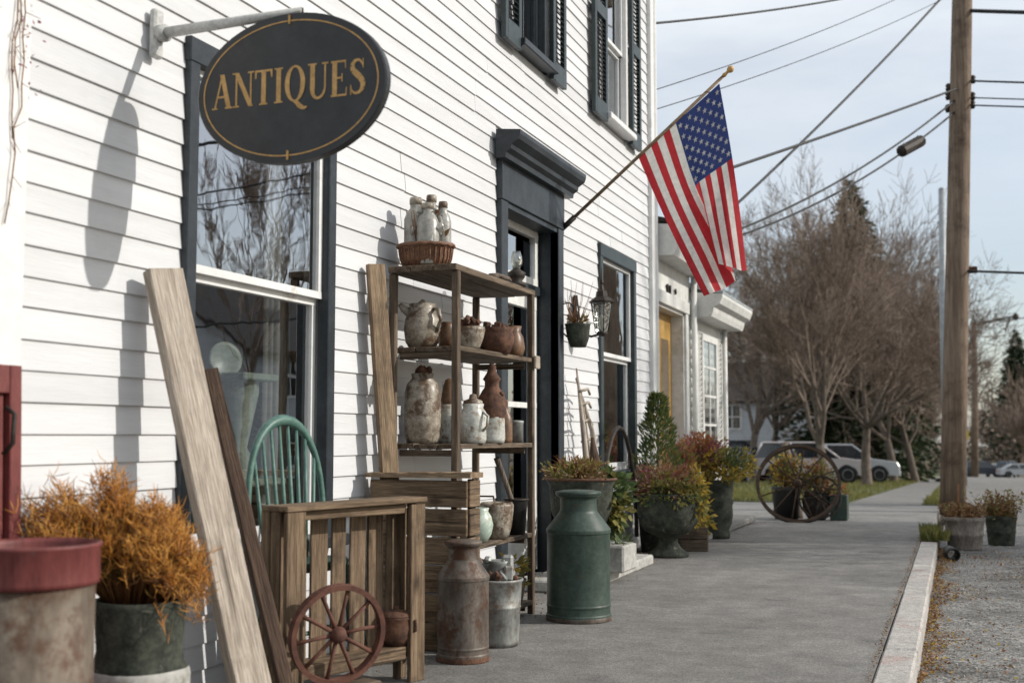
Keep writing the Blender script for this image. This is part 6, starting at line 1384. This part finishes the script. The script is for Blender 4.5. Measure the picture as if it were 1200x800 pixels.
# ------------------------------------------------------------------ houses behind the trees, and an unseen one added across the street
grey_sid = pm('grey_house_siding', (.34, .36, .38), (.44, .46, .48), scale=2, rough=.7, bump=.4, bscale=2, stretch=(.1, .1, 14), bdist=.03)
def house(name, label, loc, rz, w, d, h, rh, wallm, win, roofm=iron):
    t = thing(name, label, 'house', loc, rz)
    b = MB(); b.box((0, 0, h / 2 - .2), (w, d, h + .4)); b.prism([(-d / 2, h), (d / 2, h), (0, h + rh)], -w / 2, w / 2, 'x'); wo = b.build('wall', wallm, t)
    b = MB()
    for s_ in (-1, 1): b.prism([(s_ * (d / 2 + .35), h - .2), (s_ * (d / 2 + .35), h - .05), (0, h + rh + .18), (0, h + rh + .02)], -w / 2 - .3, w / 2 + .3, 'x')
    fixn(b.build('roof', roofm, t))
    for (side, u, z, ww_, wh_) in win:
        f = MB(); g_ = MB()
        if side in 'fb':
            s_ = -1 if side == 'f' else 1; c = (u, s_ * (d / 2 + .02), z); f.box(c, (ww_ + .2, .08, wh_ + .2), bev=.01); g_.box((u, s_ * (d / 2 + .055), z), (ww_, .03, wh_)); mu = ((u, s_ * (d / 2 + .075), z), (ww_, .02, .06), (.06, .02, wh_))
        else:
            s_ = -1 if side == 'l' else 1; c = (s_ * (w / 2 + .02), u, z); f.box(c, (.08, ww_ + .2, wh_ + .2), bev=.01); g_.box((s_ * (w / 2 + .055), u, z), (.03, ww_, wh_)); mu = ((s_ * (w / 2 + .075), u, z), (.02, ww_, .06), (.02, .06, wh_))
        fo = f.build('window', white_trim, t); g_.build('pane', car_glass, fo); m_ = MB(); m_.box(mu[0], mu[1]); m_.box(mu[0], mu[2]); m_.build('muntin', white_trim, fo)
    return t
c = aty(908, 500, 84); house('grey_house', 'grey sided house with white windows half hidden by bare trees', (c.x - 2, 84, zg(84)), R(4), 9, 8, 5.2, 2.6, grey_sid, [('f', 2.6, 1.6, 1.0, 1.6), ('f', -.5, 1.6, 1.0, 1.6), ('f', 2.6, 4.1, 1.0, 1.5), ('f', -.5, 4.1, 1.0, 1.5), ('r', -2, 1.6, 1.0, 1.6), ('r', 2, 1.6, 1.0, 1.6), ('r', -2, 4.1, 1, 1.5), ('r', 2, 4.1, 1, 1.5)])
c = aty(995, 500, 104); house('white_house', 'white house with dark windows behind the parked pickup', (c.x, 104, zg(104)), R(2), 8, 8, 4.6, 2.4, old_white, [('f', -2.4, 1.6, .9, 1.7), ('f', 0, 1.6, .9, 1.7), ('f', 2.4, 1.6, .9, 1.7), ('r', -2, 1.6, 1, 1.6), ('r', 1.5, 1.6, 1, 1.6), ('f', -1.5, 3.9, .9, 1.2), ('f', 1.5, 3.9, .9, 1.2)])
house('reflection_house', 'unseen grey house added across the street for the shop window reflection', (21, 40, zg(40) - .2), R(90), 12, 8, 4.8, 2.8, grey_sid, [('b', -3, 1.6, 1, 1.6), ('b', 3, 1.6, 1, 1.6), ('b', -3, 4, 1, 1.4), ('b', 0, 4, 1, 1.4), ('b', 3, 4, 1, 1.4)])  # out of view, added to keep reflections dark in the lower sash
# small yellow street sign by the far pole
g = aty(1131, 508, 60); t = thing('warning_sign', 'small yellow street sign on a thin post beyond the utility pole', 'sign', (g.x, 60, zg(60) - .12))
hs_ = g.z - zg(60) + .12
b = MB(); b.tube([(0, 0, 0), (0, 0, hs_ + .1)], .035, 8); b.build('post', steel_pole, t)
ysg = pm('yellow_sign_paint', (.55, .40, .03), (.62, .46, .05), scale=5, rough=.5, bump=0)
b = MB(); b.box((0, -.045, hs_ - .05), (.32, .012, .42), bev=.004); b.build('plate', ysg, t)
